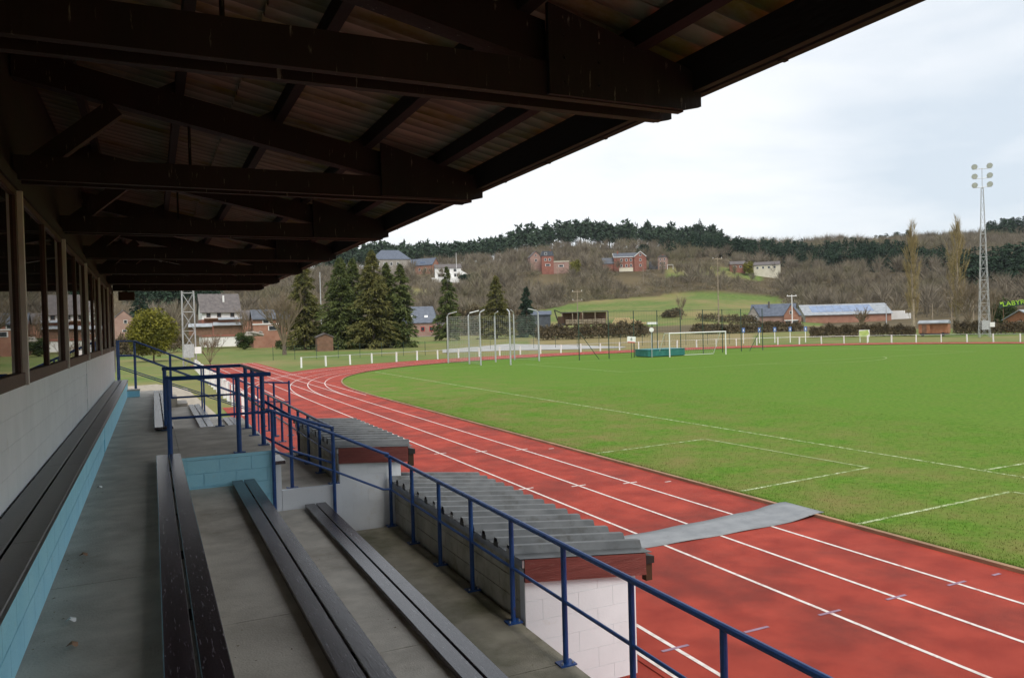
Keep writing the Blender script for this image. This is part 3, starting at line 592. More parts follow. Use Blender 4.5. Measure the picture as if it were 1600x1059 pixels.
for k, (px, lb) in enumerate([(1161, 'leftmost of five small blue signs on white posts along the far bend'), (1186, 'second from left of five small blue signs along the far bend'), (1210, 'middle of five small blue signs along the far bend'), (1234, 'fourth from left of five small blue signs along the far bend'), (1258, 'rightmost of five small blue signs along the far bend')]):
    p = gpt(px, 124); t = thing('lane_sign', lb, 'sign', p, FACE, 'blue signs along the far bend')
    ob('post', MB().box(-.05, .05, -.05, .05, 0, 2.3), M['whitepaint'], t, world_co=False); ob('board', MB().box(-.22, .22, -.09, -.051, 1.7, 2.4), M['signblue'], t, world_co=False); ob('white_mark', MB().box(-.07, .07, -.10, -.091, 1.85, 2.2), M['whitepaint'], t, world_co=False)
p = gpt(1350, 121); t = thing('advert_board', 'small white and lime advertising board on the far barrier', 'sign', p, FACE)
ob('board', MB().box(-.75, .75, -.02, .02, .75, 1.75), M['whitepaint'], t, world_co=False); ob('lime_patch', MB().prism([(-.73, .77), (.35, .77), (.72, 1.2), (.5, 1.72), (-.73, 1.6)], 'y', -.03, -.021), pmat('lime_print', (.30,.42,.08), (.45,.52,.2), 2, .6), t, world_co=False)
for x in (-.6, .6): ob('leg', MB().box(x-.04, x+.04, .021, .07, 0, 1.6), M['whitepaint'], t, world_co=False)

# floodlight towers
def tower(label, base, h, w0, w1, lamps, panels, rz):
    t = thing('floodlight_tower', label, 'floodlight', base, rz)
    L = lambda a, b, r: ob('strut', MB().tube([a, b], r, 5), M['galv'], t, world_co=False)
    wz = lambda z: w0+(w1-w0)*z/h
    cs = ((-1, -1), (1, -1), (1, 1), (-1, 1))
    for sx, sy in cs: ob('leg', MB().tube([(sx*w0/2, sy*w0/2, 0), (sx*w1/2, sy*w1/2, h)], .042, 5), M['galv'], t, world_co=False)
    m = MB()
    for k in range(panels):
        z0, z1 = h*k/panels, h*(k+1)/panels; a, b = wz(z0)/2, wz(z1)/2
        for i_ in range(4):
            c0, c1 = cs[i_], cs[(i_+1) % 4]; m.tube([(c0[0]*b, c0[1]*b, z1), (c1[0]*b, c1[1]*b, z1)], .018, 4)
            m.tube([(c0[0]*a, c0[1]*a, z0), (c1[0]*b, c1[1]*b, z1)], .018, 4); 
            if k < panels*.5: m.tube([(c1[0]*a, c1[1]*a, z0), (c0[0]*b, c0[1]*b, z1)], .018, 4)
    ob('lattice', m, M['galv'], t, world_co=False)
    ob('switch_box', MB().box(-.5, .5, -w0/2-.5, -w0/2-.08, 1.2, 2.6), M['galv'], t, world_co=False); ob('switch_box', MB().box(.55, 1.2, -w0/2-.4, -w0/2-.1, 1.6, 2.3), M['whitepaint'], t, world_co=False)
    if lamps:
        ob('mast', MB().tube([(0, 0, h-.2), (0, 0, h+3.0)], .05, 6), M['galv'], t, world_co=False)
        for z in (h+.1, h+1.45, h+2.9):
            ob('lamp_arm', MB().tube([(-1.25, 0, z), (1.25, 0, z)], .05, 5), M['galv'], t, world_co=False)
            for sx in (-1, 1):
                lamp = ob('lamp', MB().tube([(sx*1.0, .12, z+.42), (sx*1.0, -.12, z+.35)], .34, 14, .42), M['galv'], t, world_co=False); ob('lamp_glass', MB().tube([(sx*1.0, -.121, z+.35), (sx*1.0, -.14, z+.345)], .37, 14), pmat('lamp_glass', (.5,.52,.5), (.6,.62,.6), 3, .2), lamp, world_co=False)
                ob('lamp_bracket', MB().box(sx*1.0-.04, sx*1.0+.04, -.05, .05, z, z+.2), M['galv'], lamp, world_co=False)
    return t
tower('tall grey lattice floodlight tower with six lamps at the far right', gpt(1538, 138), 22.8, 1.45, .28, True, 13, FACE-.4)
tower('grey lattice mast rising behind the far stairs of the stand', (3.55, 88, 0), 24, 1.25, 1.0, False, 12, -.1)

# ------------------------------------------------------------------ plants
def leafmat(name, c1, c2, scale=.8, tr=.25):
    m = pmat(name, c1, c2, scale, .75, spec=.2); return m
M['spruce'] = leafmat('spruce_needles', (.045,.065,.018), (.11,.13,.038), .9)
M['spruce_b'] = leafmat('bluish_spruce_needles', (.015,.035,.022), (.035,.06,.035), .9)
M['spruce_d'] = leafmat('brownish_spruce', (.06,.066,.018), (.15,.14,.042), .8)
M['bark'] = pmat('bark', (.075,.055,.04), (.13,.10,.075), 3, .9)
M['birch'] = pmat('pale_bark', (.22,.18,.13), (.34,.28,.20), 3, .9)
M['twig'] = pmat('bare_twigs', (.15,.115,.075), (.22,.17,.11), 1.5, .9)
M['twig_far'] = pmat('far_bare_wood', (.155,.130,.096), (.24,.207,.155), .06, .95, c3=(.17,.155,.085), s3=.03, t3=(.5,.66), spec=.1)
M['poplar'] = pmat('poplar_twigs', (.24,.18,.085), (.34,.27,.12), .8, .9)
M['olive'] = leafmat('yellow_green_leaves', (.085,.09,.014), (.20,.185,.025), .7)
M['hedge'] = leafmat('brown_hedge_twigs', (.075,.06,.035), (.13,.10,.055), .8)
M['hedge_green'] = leafmat('green_bush_leaves', (.03,.05,.015), (.06,.085,.025), .8)
M['scrub_green'] = pmat('green_scrub', (.07,.075,.028), (.11,.11,.045), .08, .95, spec=.1)
M['conifer_far'] = pmat('far_conifers', (.013,.029,.017), (.036,.062,.036), .10, .9, spec=.1)
M['pine_far'] = pmat('far_pine_needles', (.022,.042,.026), (.055,.082,.050), .14, .9, spec=.1)

def tri_cloud(centers, size, up=.0, dirs=None, asp=.45):
    """one leaf or spray triangle per centre"""
    n = len(centers); d = rng.normal(size=(n, 3)) if dirs is None else dirs+rng.normal(size=(n, 3))*.35
    d[:, 2] += up; d /= np.linalg.norm(d, axis=1)[:, None]; q = rng.normal(size=(n, 3)); q -= (q*d).sum(1)[:, None]*d; q /= np.linalg.norm(q, axis=1)[:, None]
    s_ = (np.asarray(size)*(.6+.8*rng.random(n)))[:, None]
    return np.stack([centers-q*s_*asp*.5, centers+q*s_*asp*.5, centers+d*s_], 1).reshape(-1, 3)
def tri_mesh(name, V, mat): return grid_mesh(name, V, np.arange(len(V)).reshape(-1, 3), mat)

def spruce_mesh(h, rad, n, mat, droop=.35, base=.04, sp=1.0):
    """boughs of uneven length, each a drooping spray of needle-clump triangles"""
    nb = max(60, n//42); tb = base+(1-base)*rng.random(nb)**.9; ab = rng.random(nb)*6.283
    Lb = rad*(1-tb)**.72*(.55+.62*rng.random(nb))*(1+.16*np.sin(ab*3+tb*7))+.12
    k = rng.integers(0, nb, n); f = rng.random(n)**.6; t = tb[k]; a = ab[k]+rng.normal(size=n)*.10; R_ = Lb[k]*f
    c = np.stack([np.cos(a)*R_, np.sin(a)*R_, t*h-droop*R_*f*.55+rng.normal(size=n)*.14], -1); c[:, 2] = np.maximum(c[:, 2], .1)
    d = np.stack([np.cos(a), np.sin(a), -droop-.25*rng.random(n)], -1)
    return tri_mesh('crown', tri_cloud(c, .75*sp*(.5+.6*(1-t)), dirs=d, asp=.36), mat)
def conifer(label, px, r, h, rad, n, mat, grp=None, base=.04, dz=0):
    p = gpt(px, r); t = thing('spruce_tree', label, 'tree', p, random.random()*6, grp)
    ob('trunk', MB().tube([(0, 0, -.3), (0, 0, h*.97)], h*.016, 7, .03), M['bark'], t, world_co=False); ob('crown', spruce_mesh(h, rad, n, M[mat], base=base), None, t, world_co=False)
conifer('dark spruce standing behind the bare tree, left of the group', 476, 152, 16.5, 5.2, 14000, 'spruce_d', base=.06)
conifer('tall green spruce at the left of the dense spruce group', 533, 150, 17.2, 5.6, 17000, 'spruce')
conifer('spruce with a second top in the dense group, set back', 553, 156, 17.6, 5.0, 13000, 'spruce')
conifer('tallest spruce in the middle of the dense group', 583, 148, 18.4, 5.6, 17000, 'spruce_d')
conifer('narrow dark spruce between the tallest spruce and the slate house', 605, 151, 16.2, 4.4, 12000, 'spruce')
conifer('slim pointed spruce at the right end of the dense group', 627, 149, 15.8, 3.9, 11000, 'spruce')
conifer('slender spruce in front of the white house', 700, 185, 17.5, 3.6, 9000, 'spruce')
conifer('broad green conifer between the slender spruce and the blue green fir', 776, 190, 15.4, 5.0, 12000, 'spruce_d')
conifer('small dense blue green fir left of the meadow', 823, 195, 12.6, 2.9, 8000, 'spruce_b')
conifer('dark conifer behind the yellow green tree near the pink gable', 219, 210, 16, 4, 6000, 'spruce_b')

def branch_tree(name_lab, px, r, h, spread, levels, mat, cat_name='bare_tree', upright=.75, trunk_frac=.18, n0=9, seed=1, rad=.2, group=None, twigs=6):
    rnd = random.Random(seed); segs = []; tw = []
    def grow(p, d, L, rr_, lev):
        q = p+d*L; segs.append((p, q, rr_, rr_*.62))
        if lev == 0:
            for _ in range(twigs): tw.append((q-d*L*rnd.random()*.7, (d+Vector((rnd.gauss(0, .5), rnd.gauss(0, .5), rnd.gauss(.25, .35)))).normalized(), L*rnd.uniform(.5, 1.0)))
            return
        for k in range(3 if lev > 1 else 4):
            nd = (d+Vector((rnd.gauss(0, spread), rnd.gauss(0, spread), rnd.gauss(.1, spread*.5)))).normalized(); nd = (nd+Vector((0, 0, upright*.35))).normalized()
            grow(p+d*L*rnd.uniform(.55, 1.0), nd, L*rnd.uniform(.55, .78), rr_*.55, lev-1)
    base = Vector((0, 0, -.2)); top = Vector((rnd.gauss(0, .1), rnd.gauss(0, .1), h*trunk_frac)); m = MB(); m.tube([base, top*.5, top], rad, 8, rad*.75)
    for k in range(n0):
        a = 6.283*k/n0+rnd.random()*.5; tilt = spread*rnd.uniform(.3, 1.25)
        grow(top*rnd.uniform(.75, 1), Vector((math.cos(a)*tilt, math.sin(a)*tilt, 1)).normalized(), h*(1-trunk_frac)*.42*rnd.uniform(.8, 1.1), rad*.42, levels)
    p = gpt(px, r) if not isinstance(px, Vector) else px
    t = thing(cat_name, name_lab, 'tree', p, rnd.random()*6, group); ob('trunk', m, M['bark'] if mat != 'poplar' else M['birch'], t, world_co=False)
    mb = MB()
    for a, b, r0, r1 in segs: mb.tube([a, b], max(r0, .012), 4, max(r1, .008), cap=False)
    ob('limbs', mb, M[mat], t, world_co=False)
    C_ = np.array([x[0] for x in tw]); D_ = np.array([x[1] for x in tw]); L_ = np.array([x[2] for x in tw])
    q = rng.normal(size=C_.shape); q -= (q*D_).sum(1)[:, None]*D_; q /= np.linalg.norm(q, axis=1)[:, None]
    V = np.stack([C_-q*.014, C_+q*.014, C_+D_*L_[:, None]], 1).reshape(-1, 3)
    ob('twigs', tri_mesh('twigs', V, M[mat]), None, t, world_co=False)
    return t
branch_tree('big bare pale tree with a fan of upright branches in the meadow', 443, 128, 11.0, .38, 3, 'twig', seed=3, rad=.36, n0=11, trunk_frac=.14)
branch_tree('bare leafless tree beside the brick house roof', 383, 176, 9.5, .42, 2, 'twig', seed=5, rad=.2)
branch_tree('thin bare shrub tree beside the lattice mast', 327, 98, 4.2, .55, 2, 'twig', seed=6, rad=.07, trunk_frac=.05, n0=12)
branch_tree('tall pale bare tree behind the pink gable', 186, 190, 14, .3, 2, 'twig', seed=8, rad=.2)
branch_tree('bare pollarded tree in front of the long barn', 1345, 180, 6.0, .6, 2, 'twig', seed=11, rad=.3, trunk_frac=.25)
branch_tree('broad bare tree between the right poplar and the floodlight tower', 1513, 170, 10.5, .5, 3, 'twig', seed=12, rad=.25)
branch_tree('reddish bare tree just right of the floodlight tower', 1549, 175, 9.5, .28, 2, 'twig', seed=13, rad=.2)
branch_tree('small bare tree standing alone on the hillside meadow', 1065, 275, 10, .4, 2, 'twig', seed=14, rad=.2, trunk_frac=.3)

def poplar(label, px, r, h, rad, seed):
    rnd = random.Random(seed); p = gpt(px, r); t = thing('poplar_tree', label, 'tree', p, seed, 'pair of tall poplars')
    ob('trunk', MB().tube([(0, 0, -.3), (.1, 0, h*.5), (0, .1, h*.97)], .42, 7, .04), M['birch'], t, world_co=False)
    mb = MB(); tw = []
    for k in range(170):
        z = h*(.05+.85*rnd.random()); a = rnd.random()*6.283; prof = min(1, .55+z/h) if z < h*.55 else max(.18, (1-z/h)/.45)
        L = rnd.uniform(2.5, 4.5)*(1 if z < h*.7 else .7); w = rad*prof*rnd.uniform(.3, 1)
        q0 = Vector((0, 0, z)); q1 = Vector((math.cos(a)*w*.75, math.sin(a)*w*.75, z+L*.4)); q2 = Vector((math.cos(a)*w, math.sin(a)*w, z+L))
        mb.tube([q0, q1, q2], .05, 3, .015, cap=False)
        for _ in range(15):
            f_ = rnd.uniform(.25, 1); q = q1.lerp(q2, f_); tw.append((q, Vector((math.cos(a)*.25+rnd.gauss(0, .28), math.sin(a)*.25+rnd.gauss(0, .28), 1)).normalized(), rnd.uniform(.7, 1.7)))
    ob('limbs', mb, M['poplar'], t, world_co=False)
    C_ = np.array([x[0] for x in tw]); D_ = np.array([x[1] for x in tw]); L_ = np.array([x[2] for x in tw])
    q = rng.normal(size=C_.shape); q -= (q*D_).sum(1)[:, None]*D_; q /= np.linalg.norm(q, axis=1)[:, None]
    ob('twigs', tri_mesh('twigs', np.stack([C_-q*.022, C_+q*.022, C_+D_*L_[:, None]], 1).reshape(-1, 3), M['poplar']), None, t, world_co=False)
poplar('left one of two tall bare poplars before the hill', 1427, 170, 21.3, 1.7, 21)
poplar('right one of two tall bare poplars, nearer the floodlight tower', 1497, 172, 21.8, 2.1, 22)

def leafy(name, label, pos, rx, ry, h, n, mat, size=.35, trunk=True, cat='tree', lob=9, group=None):
    t = thing(name, label, cat, pos, 0, group)
    lo = rng.normal(size=(lob, 3)); lo /= np.linalg.norm(lo, axis=1)[:, None]; k = rng.integers(0, lob, n)
    u = rng.normal(size=(n, 3)); u /= np.linalg.norm(u, axis=1)[:, None]; u *= (rng.random(n)**.4)[:, None]
    c = (lo[k]*.55+u*.52)*np.array([rx, ry, h*.5])+np.array([0, 0, h*.52])
    c[:, 2] = np.maximum(c[:, 2], .05); ob('crown', tri_mesh('crown', tri_cloud(c, np.full(n, size), up=.2, asp=.6), M[mat]), None, t, world_co=False)
    if trunk: ob('trunk', MB().tube([(0, 0, -.2), (.1, 0, h*.3), (0, .1, h*.6)], max(.08, h*.02), 6, .04), M['bark'], t, world_co=False)
    return t
leafy('olive_tree', 'round yellow green tree beyond the far stairs', gpt(238, 118), 3.3, 3.3, 7.6, 14000, 'olive', .34, lob=16)
leafy('round_bush', 'small round dark green bush beside the stone pile', gpt(380, 165), 2.2, 2.2, 3.4, 3000, 'hedge_green', .3, False, 'bush')
leafy('round_bush', 'dark green bush at the foot of the white hillside house', gpt(735, 408), 6, 4, 6, 2500, 'conifer_far', .8, False, 'bush')
leafy('evergreen_tree', 'bright green pointed tree left of the red hillside house', gpt(901, 442), 3.2, 3.2, 11, 1500, 'olive', .8, True)
leafy('evergreen_tree', 'green rounded tree beside the cream hillside house', gpt(1171, 445), 3, 3, 8, 1500, 'olive', .8, True)
leafy('round_bush', 'dark round evergreen above the roof of the red house', gpt(1007, 500), 7, 5, 11, 2500, 'conifer_far', .9, True, 'tree')
leafy('evergreen_tree', 'dark conifer beside the lime lettering sign', gpt(1566, 178), 2.6, 2.6, 6.0, 3000, 'hedge_green', .35, True)

def hedge(name, label, P, wid, hgt, n, mat, size, cat='hedge'):
    P = [Vector(p) for p in P]; V = []; per = n//(len(P)-1)
    for a, b in zip(P[:-1], P[1:]):
        t_ = rng.random(per); hh = hgt*np.interp(t_, np.linspace(0, 1, 17), .62+.42*rng.random(17))*(.9+.15*rng.random(per)); dv = (b-a).normalized(); nn = np.array([-dv.y, dv.x])
        w_ = rng.normal(size=per)*wid*.4; c = np.stack([a.x+(b.x-a.x)*t_+nn[0]*w_, a.y+(b.y-a.y)*t_+nn[1]*w_, a.z+(b.z-a.z)*t_+hh*np.sqrt(rng.random(per))*np.clip(1.15-np.abs(w_)/wid, .3, 1)], -1)
        V.append(tri_cloud(c, np.full(per, size), up=.5, asp=.35))
    return tag(ob(name, tri_mesh(name, np.concatenate(V), M[mat])), label, cat, kind='stuff')
hedge('bramble_hedge', 'tangled brown green bramble hedge below the wood shed', [gpt(838, 170), gpt(900, 172), gpt(960, 175), gpt(1010, 178)], 3, 3.6, 12000, 'hedge', .55)
hedge('bramble_hedge', 'low brown shrub belt below the house with the brick gable', [gpt(1085, 190), gpt(1130, 185), gpt(1190, 190), gpt(1250, 195)], 3, 2.5, 10000, 'hedge', .55)
hedge('field_hedge', 'long dark clipped hedge behind the far barrier on the right', [gpt(1265, 150), gpt(1340, 150), gpt(1430, 150)], 1.4, 2.5, 12000, 'hedge', .35)
hedge('field_hedge', 'dark brown hedge around the floodlight tower at the far right', [gpt(1490, 152), gpt(1560, 152), gpt(1660, 152)], 1.6, 2.6, 10000, 'hedge', .35)
hedge('field_hedge', 'dark green hedge at the foot of the dense spruces', [gpt(430, 160), gpt(500, 158), gpt(560, 156), gpt(640, 156)], 1.4, 2.0, 9000, 'hedge_green', .4)
hedge('bramble_hedge', 'brown bramble bank between the slate roofed house and the green conifer', [gpt(690, 240), gpt(740, 235), gpt(840, 240)], 9, 9, 11000, 'hedge', 1.0)
hedge('bramble_hedge', 'brown shrubs between the pink gable and the olive tree', [gpt(150, 150), gpt(205, 150), gpt(290, 165)], 2, 4.0, 6000, 'hedge', .5)

hedge('field_hedge', 'thin line of brown bushes across the lower hillside meadow', [gpt(1090, 268), gpt(1150, 262), gpt(1180, 258)], 3, 3.0, 2500, 'hedge', .7)
hedge('field_hedge', 'dark bramble clump in the middle of the hillside meadow by the bare tree', [gpt(1040, 285), gpt(1062, 290)], 4, 3.2, 1500, 'hedge', .8)
hedge('field_hedge', 'rusty bracken strip running down the right part of the meadow', [gpt(1235, 395), gpt(1255, 370), gpt(1275, 335)], 7, 1.6, 3000, 'twig_far', 1.0)
# wooded slopes: far masses nobody could count
def far_tree_proto(kind):
    if kind == 'bare':
        n = 120; a = rng.random(n)*6.283; t_ = rng.random(n); c = np.stack([np.cos(a)*t_*.13, np.sin(a)*t_*.13, .28+.3*rng.random(n)], -1)
        d = np.stack([np.cos(a)*.75*t_, np.sin(a)*.75*t_, .75+0*a], -1); q = rng.normal(size=(n, 3)); q -= (q*d).sum(1)[:, None]*d; q /= np.linalg.norm(q, axis=1)[:, None]
        L = .22+.28*rng.random(n); V = np.stack([c-q*.0075, c+q*.0075, c+d*L[:, None]], 1).reshape(-1, 3)
        tv = np.array([[-.014, 0, 0], [.014, 0, 0], [0, 0, .7], [0, -.014, 0], [0, .014, 0], [0, 0, .7]]); return np.concatenate([V, tv])
    if kind == 'pine':
        n = 90; a = rng.random(n)*6.283; r_ = np.sqrt(rng.random(n)); zz = .5+.5*rng.random(n); c = np.stack([np.cos(a)*r_*.22*(1.25-zz)*1.6, np.sin(a)*r_*.22*(1.25-zz)*1.6, zz], -1); V = tri_cloud(c, np.full(n, .11), asp=.8)
        tv = np.array([[-.012, 0, 0], [.012, 0, 0], [0, 0, .9], [0, -.012, 0], [0, .012, 0], [0, 0, .9]]); return np.concatenate([V, tv])
    n = 110; t_ = rng.random(n)**.8; a = rng.random(n)*6.283; R_ = .2*(1-t_)*np.sqrt(rng.random(n))+.01; c = np.stack([np.cos(a)*R_, np.sin(a)*R_, t_*.96], -1)
    return tri_cloud(c, .16*(.5+.7*(1-t_)), dirs=np.stack([np.cos(a), np.sin(a), -.4+0*a], -1), asp=.5)
PR = {k: [far_tree_proto(k) for _ in range(5)] for k in ('bare', 'pine', 'spruce')}
def wood(name, kind, pts, hgts, mat, label):
    V = []
    for (x, y), h in zip(pts, hgts):
        p = PR[kind][rng.integers(0, 5)]; a = rng.random()*6.283; c, s_ = math.cos(a), math.sin(a); w = h*(.85+.4*rng.random())
        V.append(np.stack([(p[:, 0]*c-p[:, 1]*s_)*w+x, (p[:, 0]*s_+p[:, 1]*c)*w+y, p[:, 2]*h], -1))
    z = np.repeat(ter(np.array([q[0] for q in pts]), np.array([q[1] for q in pts])), [len(v) for v in V]); V = np.concatenate(V); V[:, 2] += z-.3
    return tag(ob(name, tri_mesh(name, V, M[mat])), label, 'wood', kind='stuff')
HOUSES = [(612, 480, 34), (662, 470, 26), (706, 420, 30), (862, 450, 30), (985, 450, 34), (1034, 455, 18), (1196, 445, 16), (1210, 262, 50), (1312, 300, 80), (660, 232, 44), (1395, 330, 40)]
def scatter(n, cfun, rfun, keep):
    out = []
    while len(out) < n:
        c = cfun(); r = rfun(); 
        if not keep(c, r): continue
        if any(abs(c-h[0]) < h[2] and h[1]-42 < r < h[1]+25 for h in HOUSES) and rng.random() < .93: continue
        d = ray(c, 500); hh = math.hypot(d.x, d.y); out.append((d.x*r/hh, d.y*r/hh))
    return out
U = lambda a, b: (lambda: a+(b-a)*rng.random())
nm = lambda c, r: not bool(meadow(np.array([c]), np.array([r]))[0])
SKY = lambda c: np.interp(c, [-500, 250, 700, 900, 1100, 1300, 1450, 1600, 2400], [560, 550, 600, 655, 670, 730, 890, 900, 900])
pts = scatter(2600, U(-350, 1290), lambda: 285+330*rng.random(), lambda c, r: nm(c, r) and r < SKY(c)-20 and not (830 < c < 1290 and r < 290) and (rng.random() < .85))
wood('bare_woodland', 'bare', pts, [7+6*rng.random() for _ in pts], 'twig_far', 'bare brown woodland covering the hillside around the houses')
pts = scatter(2600, U(1235, 2050), lambda: 300+560*rng.random()**.8, lambda c, r: nm(c, r) and r < SKY(c) and r > np.interp(c, [1235, 1300, 1380], [405, 330, 300]) and not (c < 1490 and 465 < r < 560 and rng.random() < .8))
wood('bare_woodland', 'bare', pts, [9+6*rng.random() for _ in pts], 'twig_far', 'bare purple brown woodland on the long slope at the right')
pts = scatter(420, U(-350, 1260), lambda: rng.random(), lambda c, r: True) if False else [tuple(gpt(c, SKY(c)+rng.normal()*14-20*rng.random())[:2]) for c in np.concatenate([rng.uniform(430, 1120, 330), rng.uniform(-350, 430, 90)])]
wood('pine_wood', 'pine', pts, [16+5*rng.random() for _ in pts], 'pine_far', 'dark pine wood along the hilltop behind the houses')
pts = scatter(620, U(1060, 1490), lambda: 460+110*rng.random(), lambda c, r: np.interp(c, [1060, 1150, 1250, 1400, 1490], [545, 520, 500, 480, 465]) < r < np.interp(c, [1060, 1130, 1250, 1400, 1490], [575, 575, 570, 555, 500]))
pts += scatter(70, U(1035, 1145), lambda: 520+50*rng.random(), nm)
wood('conifer_wood', 'spruce', pts, [10+5*rng.random() for _ in pts], 'conifer_far', 'dark conifer plantation band across the hill right of the red house')
pts = scatter(420, U(1545, 2050), lambda: 720+180*rng.random(), nm)+scatter(150, U(1500, 1750), lambda: 380+70*rng.random(), nm)+scatter(40, U(1370, 1430), lambda: 850+40*rng.random(), nm)
wood('conifer_wood', 'spruce', pts, [14+7*rng.random() for _ in pts], 'conifer_far', 'dark conifers on the slopes at the far right')
pts = [tuple(gpt(c, SKY(c)+rng.normal()*10)[:2]) for c in np.concatenate([rng.uniform(1100, 1500, 150), rng.uniform(1500, 2000, 60)])]
wood('bare_woodland', 'bare', pts, [14+6*rng.random() for _ in pts], 'twig_far', 'bare trees standing against the sky along the right hilltop')
pts = scatter(260, U(-350, 360), lambda: 240+60*rng.random(), lambda c, r: True)
wood('bare_woodland', 'bare', pts, [8+6*rng.random() for _ in pts], 'twig_far', 'bare trees behind the houses beyond the far stairs')
pts = scatter(110, U(200, 340), lambda: 300+60*rng.random(), lambda c, r: True)
wood('conifer_wood', 'spruce', pts, [13+5*rng.random() for _ in pts], 'conifer_far', 'dark conifers behind the yellow green tree')
pts = scatter(260, U(430, 1130), lambda: rng.random(), lambda c, r: True) if False else [tuple(gpt(c, SKY(c)-25-45*rng.random())[:2]) for c in rng.uniform(420, 1130, 300)]
wood('pine_wood', 'pine', pts, [11+5*rng.random() for _ in pts], 'pine_far', 'lower pines and young trees just below the hilltop row')
def shrubs(label, n, c0, c1, r0, r1, mat, hmin, hmax, keep=lambda c, r: True):
    P = []
    while len(P) < n:
        c = c0+(c1-c0)*rng.random(); r = r0+(r1-r0)*rng.random()
        if nm(c, r) and r < SKY(c)+5 and keep(c, r) and not any(abs(c-h[0]) < h[2]*.6 and h[1]-30 < r < h[1]+15 for h in HOUSES): P.append(gpt(c, r))
    V = []
    for p in P:
        k = 40; u = rng.normal(size=(k, 3)); u /= np.linalg.norm(u, axis=1)[:, None]; u[:, 2] = np.abs(u[:, 2]); hh = hmin+(hmax-hmin)*rng.random()
        V.append(tri_cloud(u*np.array([hh*.9, hh*.9, hh*.75])*(rng.random(k)**.4)[:, None]+np.array(p), np.full(k, hh*.36), up=.8, asp=.10))
    tag(ob('scrub', tri_mesh('scrub', np.concatenate(V), M[mat])), label, 'scrub', kind='stuff')
far_ok = lambda c, r: not (830 < c < 1290 and r < 300)
shrubs('brown scrub and brambles covering the hillside below the houses', 3800, 560, 1290, 290, 470, 'twig_far', 1.8, 4.5, far_ok)
shrubs('olive green scrub patches on the hillside', 700, 560, 1290, 300, 470, 'scrub_green', 1.5, 3.6, far_ok)
shrubs('brown undergrowth on the upper hillside', 1800, 420, 1290, 470, 640, 'twig_far', 2, 5)
shrubs('brown undergrowth on the wooded slope at the right', 3200, 1230, 1950, 300, 720, 'twig_far', 2, 5, lambda c, r: r > np.interp(c, [1235, 1300, 1380], [405, 345, 320]))
# hilltop pines that stand out singly
hp = [bpy.data.meshes.new('x') for _ in range(0)]
pine_me = [tri_mesh('crown', p, M['pine_far']) for p in PR['pine']]
for i_, c in enumerate(np.linspace(588, 1085, 34)):
    c += rng.normal()*5; p = gpt(c, SKY(c)-6+rng.normal()*6, .3); t = thing('pine_tree', 'tall pine in the row of pines on the skyline', 'tree', p, rng.random()*6, 'pines on the skyline')
    h = 19+5*rng.random(); k = ob('crown', pine_me[i_ % 5], None, t, world_co=False); k.scale = (h*.95, h*.95, h)
    tr_ = ob('trunk', MB().tube([(0, 0, 0), (0, 0, h*.85)], .22, 5, .08), M['bark'], t, world_co=False)
conifer('pointed lone fir rising above the skyline', 1097, 645, 26, 6.5, 5000, 'conifer_far')

# ------------------------------------------------------------------ houses
def brickmat(name, c1, c2): return pmat(name, c1, c2, 1.2, .85, c3=tuple(x*.75 for x in c1), s3=.6, t3=(.5,.75))
M['brick'] = brickmat('red_brick', (.23,.085,.06), (.30,.125,.09)); M['brick_o'] = brickmat('orange_brick', (.28,.13,.085), (.36,.19,.13)); M['brick_p'] = brickmat('pinkish_brick', (.29,.18,.145), (.37,.24,.20))
M['stone'] = brickmat('grey_stone', (.26,.24,.21), (.36,.33,.29)); M['render'] = pmat('white_render', (.72,.72,.70), (.80,.80,.78), .6, .8); M['cream'] = pmat('cream_render', (.58,.54,.42), (.66,.62,.50), .6, .8)
M['slate'] = pmat('slate_roof', (.05,.058,.072), (.08,.09,.11), 1.2, .55); M['slate_b'] = pmat('blue_slate_roof', (.055,.07,.10), (.09,.11,.15), 1.2, .5); M['tile_d'] = pmat('dark_tile_roof', (.075,.065,.065), (.12,.105,.10), 1.5, .7)
M['glass'] = pmat('house_window_glass', (.03,.035,.04), (.06,.065,.07), .8, .1); M['solar'] = pmat('solar_panel', (.14,.19,.30), (.2,.26,.38), .5, .15); M['trim'] = pmat('white_trim', (.70,.70,.68), (.75,.75,.73), 2, .6)
M['wood_o'] = pmat('orange_boarding', (.30,.12,.06), (.38,.17,.09), 2, .8); M['wood_b'] = pmat('brown_boarding', (.14,.075,.045), (.2,.11,.07), 2, .8); M['metal_roof'] = pmat('grey_metal_roof', (.20,.22,.24), (.30,.32,.34), 1, .45)
def win(t, x, z, w, h, y=0, side=None, mat='glass', trim='trim'):
    """window on the front face (y) or on the right gable (side = x)"""
    if side is None:
        f = ob('window', MB().box(x-w/2, x+w/2, y-.06, y+.05, z, z+h), M[trim], t, world_co=False); ob('pane', MB().box(x-w*.4, x+w*.4, y-.075, y-.061, z+h*.08, z+h*.92), M[mat], f, world_co=False)
    else:
        f = ob('window', MB().box(side-.05, side+.06, x-w/2, x+w/2, z, z+h), M[trim], t, world_co=False); ob('pane', MB().box(side+.061, side+.075, x-w*.4, x+w*.4, z+h*.08, z+h*.92), M[mat], f, world_co=False)
